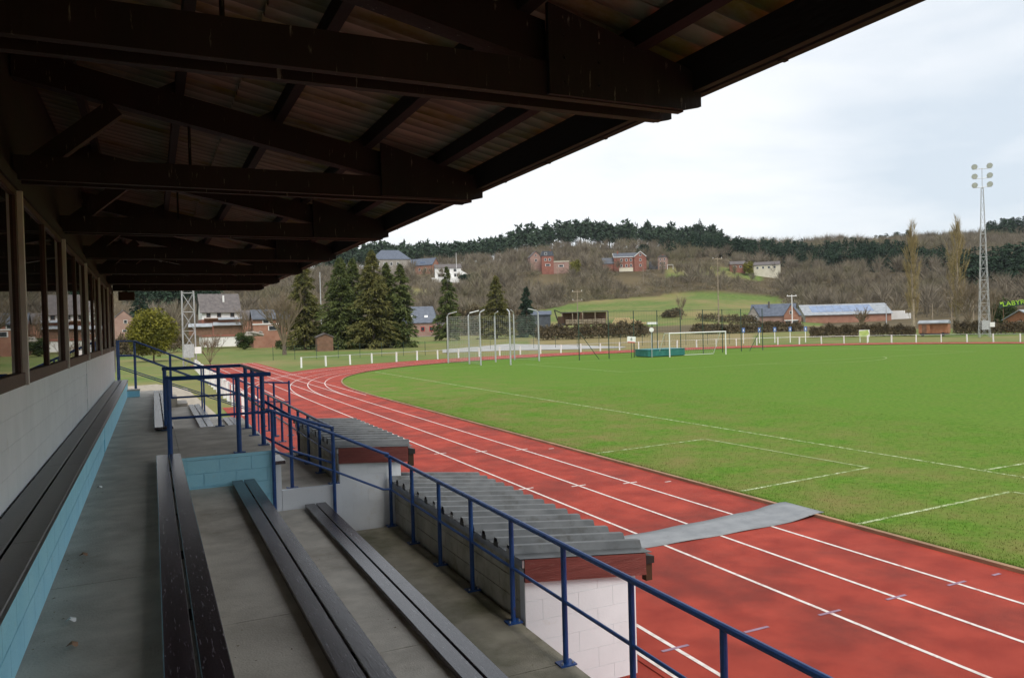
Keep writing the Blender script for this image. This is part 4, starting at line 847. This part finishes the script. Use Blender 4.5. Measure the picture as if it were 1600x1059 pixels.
def gable(t, x0, x1, y0, y1, h, hr, wall, roof, ridge='x', ov=.3, z0=-6.0, hip=0):
    """walls with a pitched roof; ridge along x or y"""
    if ridge == 'x':
        ym = (y0+y1)/2
        ob('wall', MB().prism([(y0, z0), (y1, z0), (y1, h), (ym, h+hr-.05 if not hip else h+.01), (y0, h)], 'x', x0, x1), M[wall], t, world_co=False)
        a, b = x0-ov, x1+ov; s_ = hr/(ym-y0)
        V = [(a, y0-ov, h-ov*s_), (b, y0-ov, h-ov*s_), (b-hip, ym, h+hr), (a+hip, ym, h+hr), (a, y1+ov, h-ov*s_), (b, y1+ov, h-ov*s_)]; V += [(x, y, z+.16) for x, y, z in V]
        F = [(0, 1, 2, 3), (3, 2, 5, 4), (9, 8, 7, 6), (10, 11, 8, 9), (0, 6, 7, 1), (4, 5, 11, 10), (0, 3, 9, 6), (3, 4, 10, 9), (1, 7, 8, 2), (2, 8, 11, 5)]
        if hip: F += [(0, 3, 4), (6, 10, 9), (1, 5, 2), (7, 8, 11)]
    else:
        xm = (x0+x1)/2; ob('wall', MB().prism([(x0, z0), (x1, z0), (x1, h), (xm, h+hr-.05), (x0, h)], 'y', y0, y1), M[wall], t, world_co=False)
        a, b = y0-ov, y1+ov; s_ = hr/(xm-x0)
        V = [(x0-ov, a, h-ov*s_), (x0-ov, b, h-ov*s_), (xm, b, h+hr), (xm, a, h+hr), (x1+ov, a, h-ov*s_), (x1+ov, b, h-ov*s_)]; V += [(x, y, z+.16) for x, y, z in V]
        F = [(0, 1, 2, 3), (3, 2, 5, 4), (9, 8, 7, 6), (10, 11, 8, 9), (0, 6, 7, 1), (4, 5, 11, 10), (0, 3, 9, 6), (3, 4, 10, 9), (1, 7, 8, 2), (2, 8, 11, 5)]
    return ob('roof', MB().add(V, F), M[roof], t, world_co=False)
def chim(rf, x, y, z0, z1, mat='brick', w=.7): ob('chimney', MB().box(x-w/2, x+w/2, y-w/2, y+w/2, z0, z1), M[mat], rf, world_co=False)
def home(name, label, px, r, rz=0., cat='house', lift=None): 
    p = gpt(px, r)
    if lift is not None: p.z = at(px, lift, r).z
    return thing(name, label, cat, p, FACE-math.atan((px-CX)/FPX)+rz)
# local axes: x to the right in the picture, y away
t = home('white_house', 'white two storey house with dark roof on the hillside', 702, 420, .06, lift=434)
rf = gable(t, -7, 7.2, 0, 8, 5.4, 2.2, 'render', 'tile_d'); chim(rf, -5.5, 4, 6.5, 8.8)
for x in (-3.6, 0, 4): win(t, x, 3.3, 1.9, 1.6, mat='glass', trim='stone')
for x in (-3.8, 4.4): win(t, x, .5, 3.6 if x < 0 else 2.4, 1.8, trim='stone')
ob('lean_to', MB().prism([(7.21, -1), (12.5, -1), (12.5, .9), (7.21, 4.0)], 'y', .5, 6), M['render'], t, world_co=False); ob('terrace', MB().box(-9, 8, -3, -.01, -6, -.1), M['render'], t, world_co=False)
t = home('slate_roof_hall', 'large building with hipped blue slate roof behind the spruces', 614, 480, .1, 'building', lift=425)
gable(t, -12, 12, 0, 14, 8, 6, 'stone', 'slate_b', hip=7); gable(t, 8, 20, 2, 10, 5, 3, 'stone', 'slate_b')
for x in (-8, -4, 0, 4): win(t, x, 4, 1.6, 2)
t = home('brick_barn_house', 'long brick building with slate roof and brick gable left of the white house', 662, 468, -.55, 'building', lift=431)
rf = gable(t, -9, 7, 0, 9, 6.5, 4.2, 'brick_o', 'slate_b'); ob('skylight', MB().box(-2, 1.5, 1.2, 1.4, 7.9, 8.6), M['solar'], rf, world_co=False)
for z in (1.5, 4.2):
    for y in (2.5, 6): win(t, y, z, 1, 1.4, side=7)
for x in (-6, -2, 2.5): win(t, x, 3, 1.2, 1.6)
t = home('villa', 'tall brick villa with grey mansard roof on the hillside', 858, 452, .1, lift=419)
ob('wall', MB().box(-3.5, 3.5, 0, 7, -6, 7.2), M['brick'], t, world_co=False); rf = ob('roof', MB().prism([(-3.8, 7.2), (3.8, 7.2), (3.0, 10), (-3.0, 10)], 'y', -.2, 7.2), M['slate'], t, world_co=False)
win(t, -1, 7.6, 1.4, 1.6, y=-.25); win(t, 1.2, 4.3, 1.6, 1.5); win(t, -1.3, 4.3, 1.4, 1.5); win(t, 0, 1.2, 3, 1.3); chim(rf, 2.2, 4, 9.5, 11)
ob('annexe', MB().box(3.51, 12.5, 1, 7, -6, 3.6), M['brick_p'], t, world_co=False); ob('flat_roof', MB().box(3.4, 12.8, .8, 7.2, 3.6, 4.1), M['cream'], t, world_co=False); win(t, 8, .6, 3, 1.3, y=1)
t = home('gabled_house', 'small gabled house half hidden by trees left of the brick villa', 841, 462, .2, lift=413)
gable(t, -4, 3, 0, 8, 4.5, 3.4, 'brick_p', 'tile_d', 'y'); win(t, -.5, 1.6, 1.4, 1.6); win(t, -.5, 4.8, 1, 1.2)
t = home('red_house', 'big red brick house with white edged gables on the hillside', 985, 450, .12, lift=419)
rf = gable(t, -8.5, 5, 1, 10, 6.6, 2.6, 'brick', 'slate'); gable(t, 3, 10, 0, 9, 6.4, 3.0, 'brick', 'slate', 'y')
ob('verge', MB().bar((3, -.32, 6.55), (6.5, -.32, 9.55), .12, .35).bar((6.5, -.32, 9.55), (10, -.32, 6.55), .12, .35).box(-8.8, 2.7, .62, .7, 6.4, 6.7).bar((-8.85, 1, 6.5), (-8.85, 5.5, 9.2), .15, .3), M['trim'], t, world_co=False)
for x in (-4.3, -1.4, 1.2):
    for z in (.8, 4): win(t, x, z, 1.3, 1.6, y=1, mat='glass')
for z in (.8, 4, 6.9): win(t, 6.5, z, 1.2, 1.4)
gable(t, -15, -8.6, 2, 9, 3.2, 3.4, 'brick', 'slate'); ob('garden_wall', MB().box(-6, 2, -2, -1.7, -2, .2), M['cream'], t, world_co=False); chim(rf, -6, 5, 8.5, 10.5)
t = home('tower_house', 'narrow three storey brick house with slate side right of the red house', 1037, 455, -.1, lift=421)
ob('wall', MB().box(-2.6, 2.6, 0, 7, -6, 7), M['brick_p'], t, world_co=False); ob('slate_side', MB().box(-2.75, -2.601, 0, 7, -1, 7), M['slate'], t, world_co=False); rf = ob('roof', MB().prism([(-3, 7), (3, 7), (1.6, 8.2), (-1.6, 8.2)], 'y', -.2, 7.2), M['tile_d'], t, world_co=False); chim(rf, 0, 3, 8, 9)
for z in (.8, 3, 5.2):
    for x in (-1.2, 1.2): win(t, x, z, .9, 1.3)
ob('slate_annexe', MB().box(-8, -2.8, 2, 8, -6, 5), M['slate'], t, world_co=False); ob('pergola', MB().box(2.8, 3, -1, -.8, -2, 2.4).box(6, 6.2, -1, -.8, -2, 2.4).box(2.7, 6.3, -1.1, -.7, 2.4, 2.6), M['trim'], t, world_co=False)
t = home('cream_house', 'low cream house row half hidden by bare trees above the meadow', 1200, 446, -.1, lift=421)
gable(t, -7, 6.5, 0, 7, 2.6, 1.8, 'cream', 'tile_d', z0=-8)
for x in (-5, -2, 1, 4): win(t, x, .5, 1.3, 1.3)
t = home('brick_bungalow', 'low brick bungalow left of the cream hillside house', 1156, 448, .1, lift=420)
gable(t, -4.5, 3.5, 0, 7, 2.6, 1.8, 'brick', 'tile_d'); win(t, -2, .6, 1.4, 1.2); win(t, 1, .6, 1.4, 1.2)
t = home('ridge_house', 'tiny pale house high on the far hill between the poplars', 1447, 800, 0, lift=399)
gable(t, -6, 6, 0, 8, 4, 3, 'cream', 'tile_d'); win(t, -2, 1, 1.5, 1.5); win(t, 2, 1, 1.5, 1.5)
t = home('slate_house', 'house with slate roof, grey stone gable and brick front wing below the meadow', 1207, 262, -.12, lift=509)
rf = gable(t, -7, 6.5, 1.5, 9, 3.4, 3.6, 'brick_p', 'slate_b', ov=.35); chim(rf, -1.5, 4, 5.8, 7.9, 'tile_d', .5)
gable(t, -8.0, -4.2, 1.2, 9.2, 3.3, 3.2, 'stone', 'slate_b', 'y', ov=.2); gable(t, 3.6, 8, -.4, 8.8, 3.4, 3.4, 'brick_o', 'slate_b', 'y', ov=.2)
for x in (-7, -5.3): win(t, x, 1.0, .8, 2.2, y=1.2)
win(t, 5.8, 3.6, 1, 1.1, y=-.4); ob('garage_door', MB().box(4.0, 5.6, -.46, -.401, -.6, 1.5), M['glass'], t, world_co=False); ob('garage_door', MB().box(6.1, 7.7, -.46, -.401, -.6, 1.5), M['glass'], t, world_co=False); ob('lintel_band', MB().box(3.7, 7.9, -.5, -.401, 1.5, 1.8), M['trim'], t, world_co=False)
t = home('long_barn', 'long brick barn with solar panels on its blue grey roof', 1322, 300, .30, 'barn', lift=508)
rf = gable(t, -14, 15.5, 0, 15, 4.0, 3.6, 'brick_o', 'metal_roof', ov=.5); 
for i_ in range(8): ob('solar_panel', MB().bar((-10+i_*2.7, 1.6, 4.95), (-10+i_*2.7, 6.4, 7.25), 2.55, .08), M['solar'], rf, world_co=False)
gable(t, -14.1, -13.9, .1, 14.9, 3.9, 3.5, 'stone', 'metal_roof', ov=0); ob('barn_door', MB().box(-14.2, -14.11, 3, 8, -1, 3.2), M['wood_b'], t, world_co=False); ob('barn_door', MB().box(-14.2, -14.11, 9, 12, -1, 3.2), M['wood_b'], t, world_co=False)
t = home('white_trailer', 'long white lorry trailer parked right of the barn', 1396, 315, -.1, 'trailer', lift=500)
ob('body', MB().box(-5.8, 3.6, 0, 2.6, .2, 3.4), M['render'], t, world_co=False); ob('step_body', MB().box(3.61, 5.8, 0, 2.6, -.4, 2.4), M['render'], t, world_co=False); ob('tail_box', MB().box(-6.6, -5.81, .1, 2.5, -.2, 2.2), M['render'], t, world_co=False); ob('chassis', MB().box(-5.5, 2, .1, 2.5, -.5, .19), M['black'], t, world_co=False)
for x in (-4, -2.8, 4.6): ob('wheel', MB().tube([(x, -.02, -.6), (x, .3, -.6)], .5, 12), M['black'], t, world_co=False)
t = home('wooden_wagon', 'small orange wooden wagon hut with curved grey roof before the poplars', 1457, 145, -.18, 'hut', lift=524)
ob('wall', MB().box(-2.1, -.4, 0, 2.4, .35, 2.0).box(-.4, 2.2, .3, 2.4, .35, 2.0), M['wood_o'], t, world_co=False); ob('roof', MB().prism([(-.15, 1.95), (-.15, 2.1), (.5, 2.4), (1.2, 2.5), (1.9, 2.4), (2.55, 2.1), (2.55, 1.95)], 'x', -2.2, 2.3), M['metal_roof'], t, world_co=False)
ob('door', MB().box(-1.6, -.9, -.04, -.001, .4, 1.8), M['wood_b'], t, world_co=False); ob('chassis', MB().box(-2, 2.1, .2, 2.2, .15, .35), M['black'], t, world_co=False)
for x in (-1.5, 1.5): ob('wheel', MB().tube([(x, .0, .2), (x, .12, .2)], .3, 10), M['black'], t, world_co=False)
for b in range(9): ob('board', MB().box(-2.05+b*.19, -2.05+b*.19+.17, -.015, -.0005, .4, 1.95) if not (2 < b < 6) else MB().box(-2.05+b*.19, -2.05+b*.19+.17, -.015, -.0005, 1.82, 1.95), M['wood_o'], t, world_co=False)
t = home('wooden_chalet', 'orange wooden chalet with pale roof below the lime lettering at the right edge', 1594, 160, -.5, 'hut', lift=513)
gable(t, -2.6, 2.6, 0, 6, 1.6, 1.5, 'wood_o', 'metal_roof', 'y', ov=.35); win(t, 0, .6, .8, .7)
for b in range(16): ob('board', MB().box(-2.55+b*.32, -2.55+b*.32+.29, -.02, -.0005, -.2, .5), M['wood_o'], t, world_co=False)
t = home('field_sign', 'lime green lettering on a dark board above the chalet', 1596, 158, 0, 'sign', lift=513)
ob('board', MB().prism([(-3.2, 3.6), (3.2, 4.3), (3.2, 5.2), (-3.2, 4.5)], 'y', .02, .08), M['fencegreen'], t, world_co=False)
M['lime'] = pmat('lime_lettering', (.36,.62,.03), (.42,.70,.05), 2, .6)
q = text('LABYR', 1.12, M['lime'], t, wloc(t), (math.pi/2, -.11, 0), .02); q.location = (-1.1, -.02, 4.36)
for x in (-2.6, 2.6): ob('post', MB().tube([(x, .2, -.5), (x, .2, 4.4 if x > 0 else 3.9)], .06, 6), M['wood_b'], t, world_co=False)
ob('leaf_mark', MB().prism([(-3.0, 4.2), (-2.75, 4.35), (-2.6, 4.75), (-2.8, 4.55), (-3.1, 4.6)], 'y', -.04, 0.01), M['lime'], t, world_co=False)
t = home('slate_cottage', 'brick cottage with blue slate roof and skylights right of the spruces', 658, 232, -.1, lift=527)
rf = gable(t, -7, 4.6, 0, 7.5, 4.6, 4.6, 'brick_p', 'slate_b', hip=1.6)
for x in (-3.2, 1.4): ob('skylight', MB().bar((x, 1.0, 5.95), (x, 1.7, 6.75), 1.0, .1), M['trim'], rf, world_co=False)
for x in (.4, 3): win(t, x, 1.8, 1.2, 1.4, trim='signred')
gable(t, 4.7, 8.2, 1.5, 7, 3.4, 1.4, 'brick_p', 'tile_d'); win(t, 5.8, 1.8, .8, 1.2, y=1.5, trim='signred'); ob('plinth', MB().box(-6.9, 4.7, -.06, -.001, -1, .4), M['stone'], t, world_co=False)
t = home('half_timbered_house', 'house with dark tiled roof, white upper wall and brick ground floor', 349, 190, .12, lift=519)
rf = gable(t, -4.6, 3.6, 0, 8, 4.9, 4.0, 'render', 'tile_d', ov=.45); chim(rf, .4, 2.2, 6.0, 8.6, 'trim', .4)
ob('brick_storey', MB().box(-4.7, 3.7, -.12, 8, -1, 3.0), M['brick'], t, world_co=False); ob('balcony', MB().box(-4.2, 3.4, -.9, -.13, 3.0, 3.3), M['wood_b'], t, world_co=False)
for x in (-3.2, -.9, 2): win(t, x, 3.5, .9, 1.2, trim='wood_b')
gable(t, 3.75, 6.5, 1, 8, 2.8, 2.2, 'brick_o', 'tile_d', ov=.2); win(t, -2, .6, 1.3, 1.4); win(t, 1.2, .6, 1.3, 1.4)
t = home('lean_to_shed', 'long low shed with grey sheet roofs below the half timbered house', 345, 176, 0, 'shed', lift=519)
ob('wall', MB().box(-1.5, 4.3, 0, 3, -.5, 1.4), M['wood_b'], t, world_co=False); ob('roof', MB().prism([(-.5, 1.42), (3.2, 2.1), (3.2, 2.2), (-.5, 1.52)], 'x', -1.6, 4.5), M['metal_roof'], t, world_co=False); ob('upper_roof', MB().prism([(2.0, 2.7), (5, 3.2), (5, 3.3), (2.0, 2.8)], 'x', -.5, 4.4), M['metal_roof'], t, world_co=False); ob('glass_lean_to', MB().prism([(-.4, 1.2), (2, 1.9), (2, 2.0), (-.4, 1.3)], 'x', -6.5, -1.7), M['metal_roof'], t, world_co=False); ob('glass_wall', MB().box(-6.4, -1.75, .1, 2, -.5, 1.25), M['wood_b'], t, world_co=False)
t = home('brick_cottage', 'small orange brick cottage with slate roof left of the bare tree', 417, 172, .1, lift=520)
rf = gable(t, -2.8, 4.5, 0, 6, 3.0, 1.9, 'brick_o', 'slate', ov=.3); win(t, -.2, 2.05, 1.4, .7); win(t, 1.2, .5, 2, 1.0); ob('cornice', MB().box(-2.95, 4.6, -.1, -.001, 1.75, 1.98), M['trim'], t, world_co=False)
t = home('pink_gable_house', 'pinkish brick gable beside the far end of the windows', 191, 185, .05, lift=523)
gable(t, -3.0, 3.6, 0, 8, 2.2, 3.0, 'brick_p', 'tile_d', 'y', ov=.1); win(t, .6, 2.4, .7, .8); win(t, .4, .6, .9, .5)
t = home('garden_hut', 'small brown garden hut at the foot of the spruces', 508, 142, .15, 'hut', lift=538)
gable(t, -1.5, 1.3, 0, 2.4, 1.3, .6, 'wood_b', 'tile_d', 'y', ov=.15)
t = home('wood_shed', 'open wood shed with flat dark roof and stacked timber', 916, 205, .06, 'shed', lift=503)
ob('roof', MB().box(-6.6, -1.2, 0, 4, 2.55, 2.75).box(-.8, 5.8, 0, 4, 2.7, 2.9), M['tile_d'], t, world_co=False)
for x in (-6.4, -3.6, -.9, 2.4, 5.6): ob('post', MB().box(x-.1, x+.1, .1, .3, -.8, 2.6), M['birch'], t, world_co=False)
ob('back_wall', MB().box(-6.4, 5.6, 3.6, 3.8, -.8, 2.6), M['wood_b'], t, world_co=False)
for j in range(3):
    for i_ in range(9): ob('timber', MB().tube([(-5.5+i_*1.2, .6, -.3+j*.42), (-5.5+i_*1.2+1.1, .9, -.3+j*.42)], .2, 6), M['birch'], t, world_co=False)
t = home('log_pile', 'long pile of cut logs with pale ends right of the wood shed', 985, 200, .05, 'logs', lift=504)
M['logend'] = pmat('cut_log_end', (.50,.36,.18), (.60,.45,.25), 2, .8)
for j in range(4):
    for i_ in range(16-3*j):
        x = -4.6+i_*.56+.28*j; lg = ob('log', MB().tube([(x, 0, -.2+j*.44), (x+.05, 3, -.2+j*.44)], .26, 7), M['birch'], t, world_co=False); ob('log_end', MB().tube([(x, -.012, -.2+j*.44), (x, -.001, -.2+j*.44)], .24, 7), M['logend'], lg, world_co=False)
t = home('excavator', 'small dark digger with raised arm left of the wood shed', 873, 205, 0, 'digger', lift=504)
ob('arm', MB().bar((-.3, 0, .5), (-1.1, 0, 3.4), .3, .3).bar((-1.1, 0, 3.4), (1.0, 0, 2.4), .25, .25), M['black'], t, world_co=False); ob('cab', MB().box(-.3, 1.3, -.5, 1, -.2, 1.6), M['brown'], t, world_co=False); ob('track_base', MB().box(-.8, 1.6, -.7, 1.2, -.9, -.21), M['black'], t, world_co=False)
t = home('blue_shed', 'low slate blue shed beside the blue green fir', 848, 215, 0, 'shed', lift=502)
gable(t, -3.2, 2.2, 0, 4, 1.9, .9, 'slate', 'slate_b')
t = home('rubble_pile', 'low heap of pale stones beside the brick cottage', 397, 160, 0, 'stones', lift=523)
for i_ in range(26): ob('stone', MB().tube([(random.uniform(-1.8, 1.8), random.uniform(-.6, .6), -.1), (random.uniform(-1.8, 1.8)*.9, random.uniform(-.6, .6), random.uniform(.25, .7))], .28, 6, .16), M['stone'], t, world_co=False)

# utility poles
def upole(label, px, r, ytop, ybase, arms=1, mat='birch'):
    b = at(px, ybase, r); g = gz(b.x, b.y); h = at(px, ytop, r).z-g; t = thing('utility_pole', label, 'pole', (b.x, b.y, g), FACE)
    ob('pole', MB().tube([(0, 0, -.2), (0, 0, h)], .17, 7, .10), M[mat], t, world_co=False)
    for k in range(arms): 
        ob('crossarm', MB().box(-1.3, 1.3, -.06, .06, h-.5-k*2.2, h-.3-k*2.2), M[mat], t, world_co=False)
        for x in (-1.1, 0, 1.1): ob('insulator', MB().tube([(x, 0, h-.3-k*2.2), (x, 0, h-.02-k*2.2)], .07, 5), M['whitepaint'], t, world_co=False)
upole('utility pole with two crossarms in front of the wood shed', 903, 190, 453, 505, 2)
upole('tall pale utility pole in front of the meadow and goal', 1123, 205, 402, 505, 1)
upole('pale concrete pole beside the brick gable of the slate house', 1238, 215, 460, 507, 1, 'whitepaint')
upole('pale pole on the hillside below the brick villa', 872, 405, 414, 442, 0)
upole('thin pale pole below the red hillside house', 1005, 425, 410, 433, 0)
upole('thin pole beside the white trailer', 1385, 260, 474, 505, 0, 'galv')
upole('thin wooden pole between the two poplars', 1457, 240, 474, 500, 0)
upole('wooden pole right of the second poplar', 1521, 200, 467, 505, 0)
upole('thin white pole at the corner of the white house', 714, 412, 395, 448, 0, 'whitepaint')
upole('tall grey pole rising between the spruces', 502, 200, 425, 500, 0, 'galv')
upole('pole with crossarm left of the second poplar', 1487, 260, 463, 500, 1)

# wire fence along the meadow behind the far bend
t = thing('wire_fence', 'dark green wire fence in the grass behind the far barrier', 'fence', (30, 96, 0)); prev = None; m = MB()
for px in range(425, 1160, 34):
    p = gpt(px, 104 if px < 700 else 122); ob('post', MB().tube([p, p+Vector((0, 0, 1.9))], .035, 5), M['fencegreen'], t)
    if prev is not None:
        for z in (.5, 1.1, 1.75): m.tube([prev+Vector((0, 0, z)), p+Vector((0, 0, z))], .008, 3, cap=False)
    prev = p
ob('wires', m, M['fencegreen'], t)
pth = MB(); pp = [gpt(690, 112), gpt(790, 114), gpt(900, 112), gpt(972, 114)]; qq = [gpt(690, 128), gpt(790, 150), gpt(900, 134), gpt(978, 118)]
struct('path', pth.add([(p.x, p.y, p.z+.03) for p in pp]+[(p.x, p.y, p.z+.03) for p in qq], [(i_, i_+1, 5+i_, 4+i_) for i_ in range(3)]), pmat('grey_asphalt_path', (.27,.27,.26), (.35,.35,.34), .5, .9))
struct('gravel_yard', MB().add([(-6, 24.8, -.012), (3.2, 24.8, -.012), (2.6, 34, -.012), (2.0, 56, -.012), (.2, 63, -.012), (-6, 60, -.012)], [(0, 1, 2, 3, 4, 5)]), M['gravel'])
struct('forecourt', MB().add([(3.0, -30, -.012), (4.8, -30, -.012), (4.8, 40, -.012), (3.0, 40, -.012)], [(0, 1, 2, 3)]), M['track'])

# ------------------------------------------------------------------ air
hz = MB().box(-1500, 1800, -1200, 2200, -3, 190); hm = bpy.data.materials.new('valley_haze'); hm.use_nodes = True; hn, hl = nodes_of(hm)
hn.remove(hn['Principled BSDF']); pv = hn.new('ShaderNodeVolumePrincipled'); pv.inputs['Color'].default_value = (.86, .92, 1, 1); pv.inputs['Density'].default_value = .00006; pv.inputs['Anisotropy'].default_value = .2
hl.new(pv.outputs[0], hn['Material Output'].inputs['Volume'])
tag(ob('haze', hz, hm), 'thin pale haze over the valley', 'haze', kind='stuff')

nd = 260; dx = np.concatenate([-.6+.12*rng.random(60)**2, .30+.8*rng.random(70), 1.2+.6*rng.random(60), 2.15+.8*rng.random(70)]); dy = 2.2+8.4*rng.random(nd)
dzv = np.concatenate([np.full(60, Z0), np.full(70, Z1), np.full(60, Z2), np.full(70, ZA)])
dc = tri_cloud(np.stack([dx, dy, dzv+.004], -1), np.full(nd, .018), asp=.8).reshape(-1, 3, 3); dc[:, :, 2] = dzv[:, None]+.003+.006*rng.random((nd, 3))
stuff('floor_debris', tri_mesh('floor_debris', dc.reshape(-1, 3), pmat('leaf_debris', (.10,.07,.04), (.22,.17,.10), 30, .9)), None, 'scattered leaf crumbs and grit on the concrete tiers', 'debris')
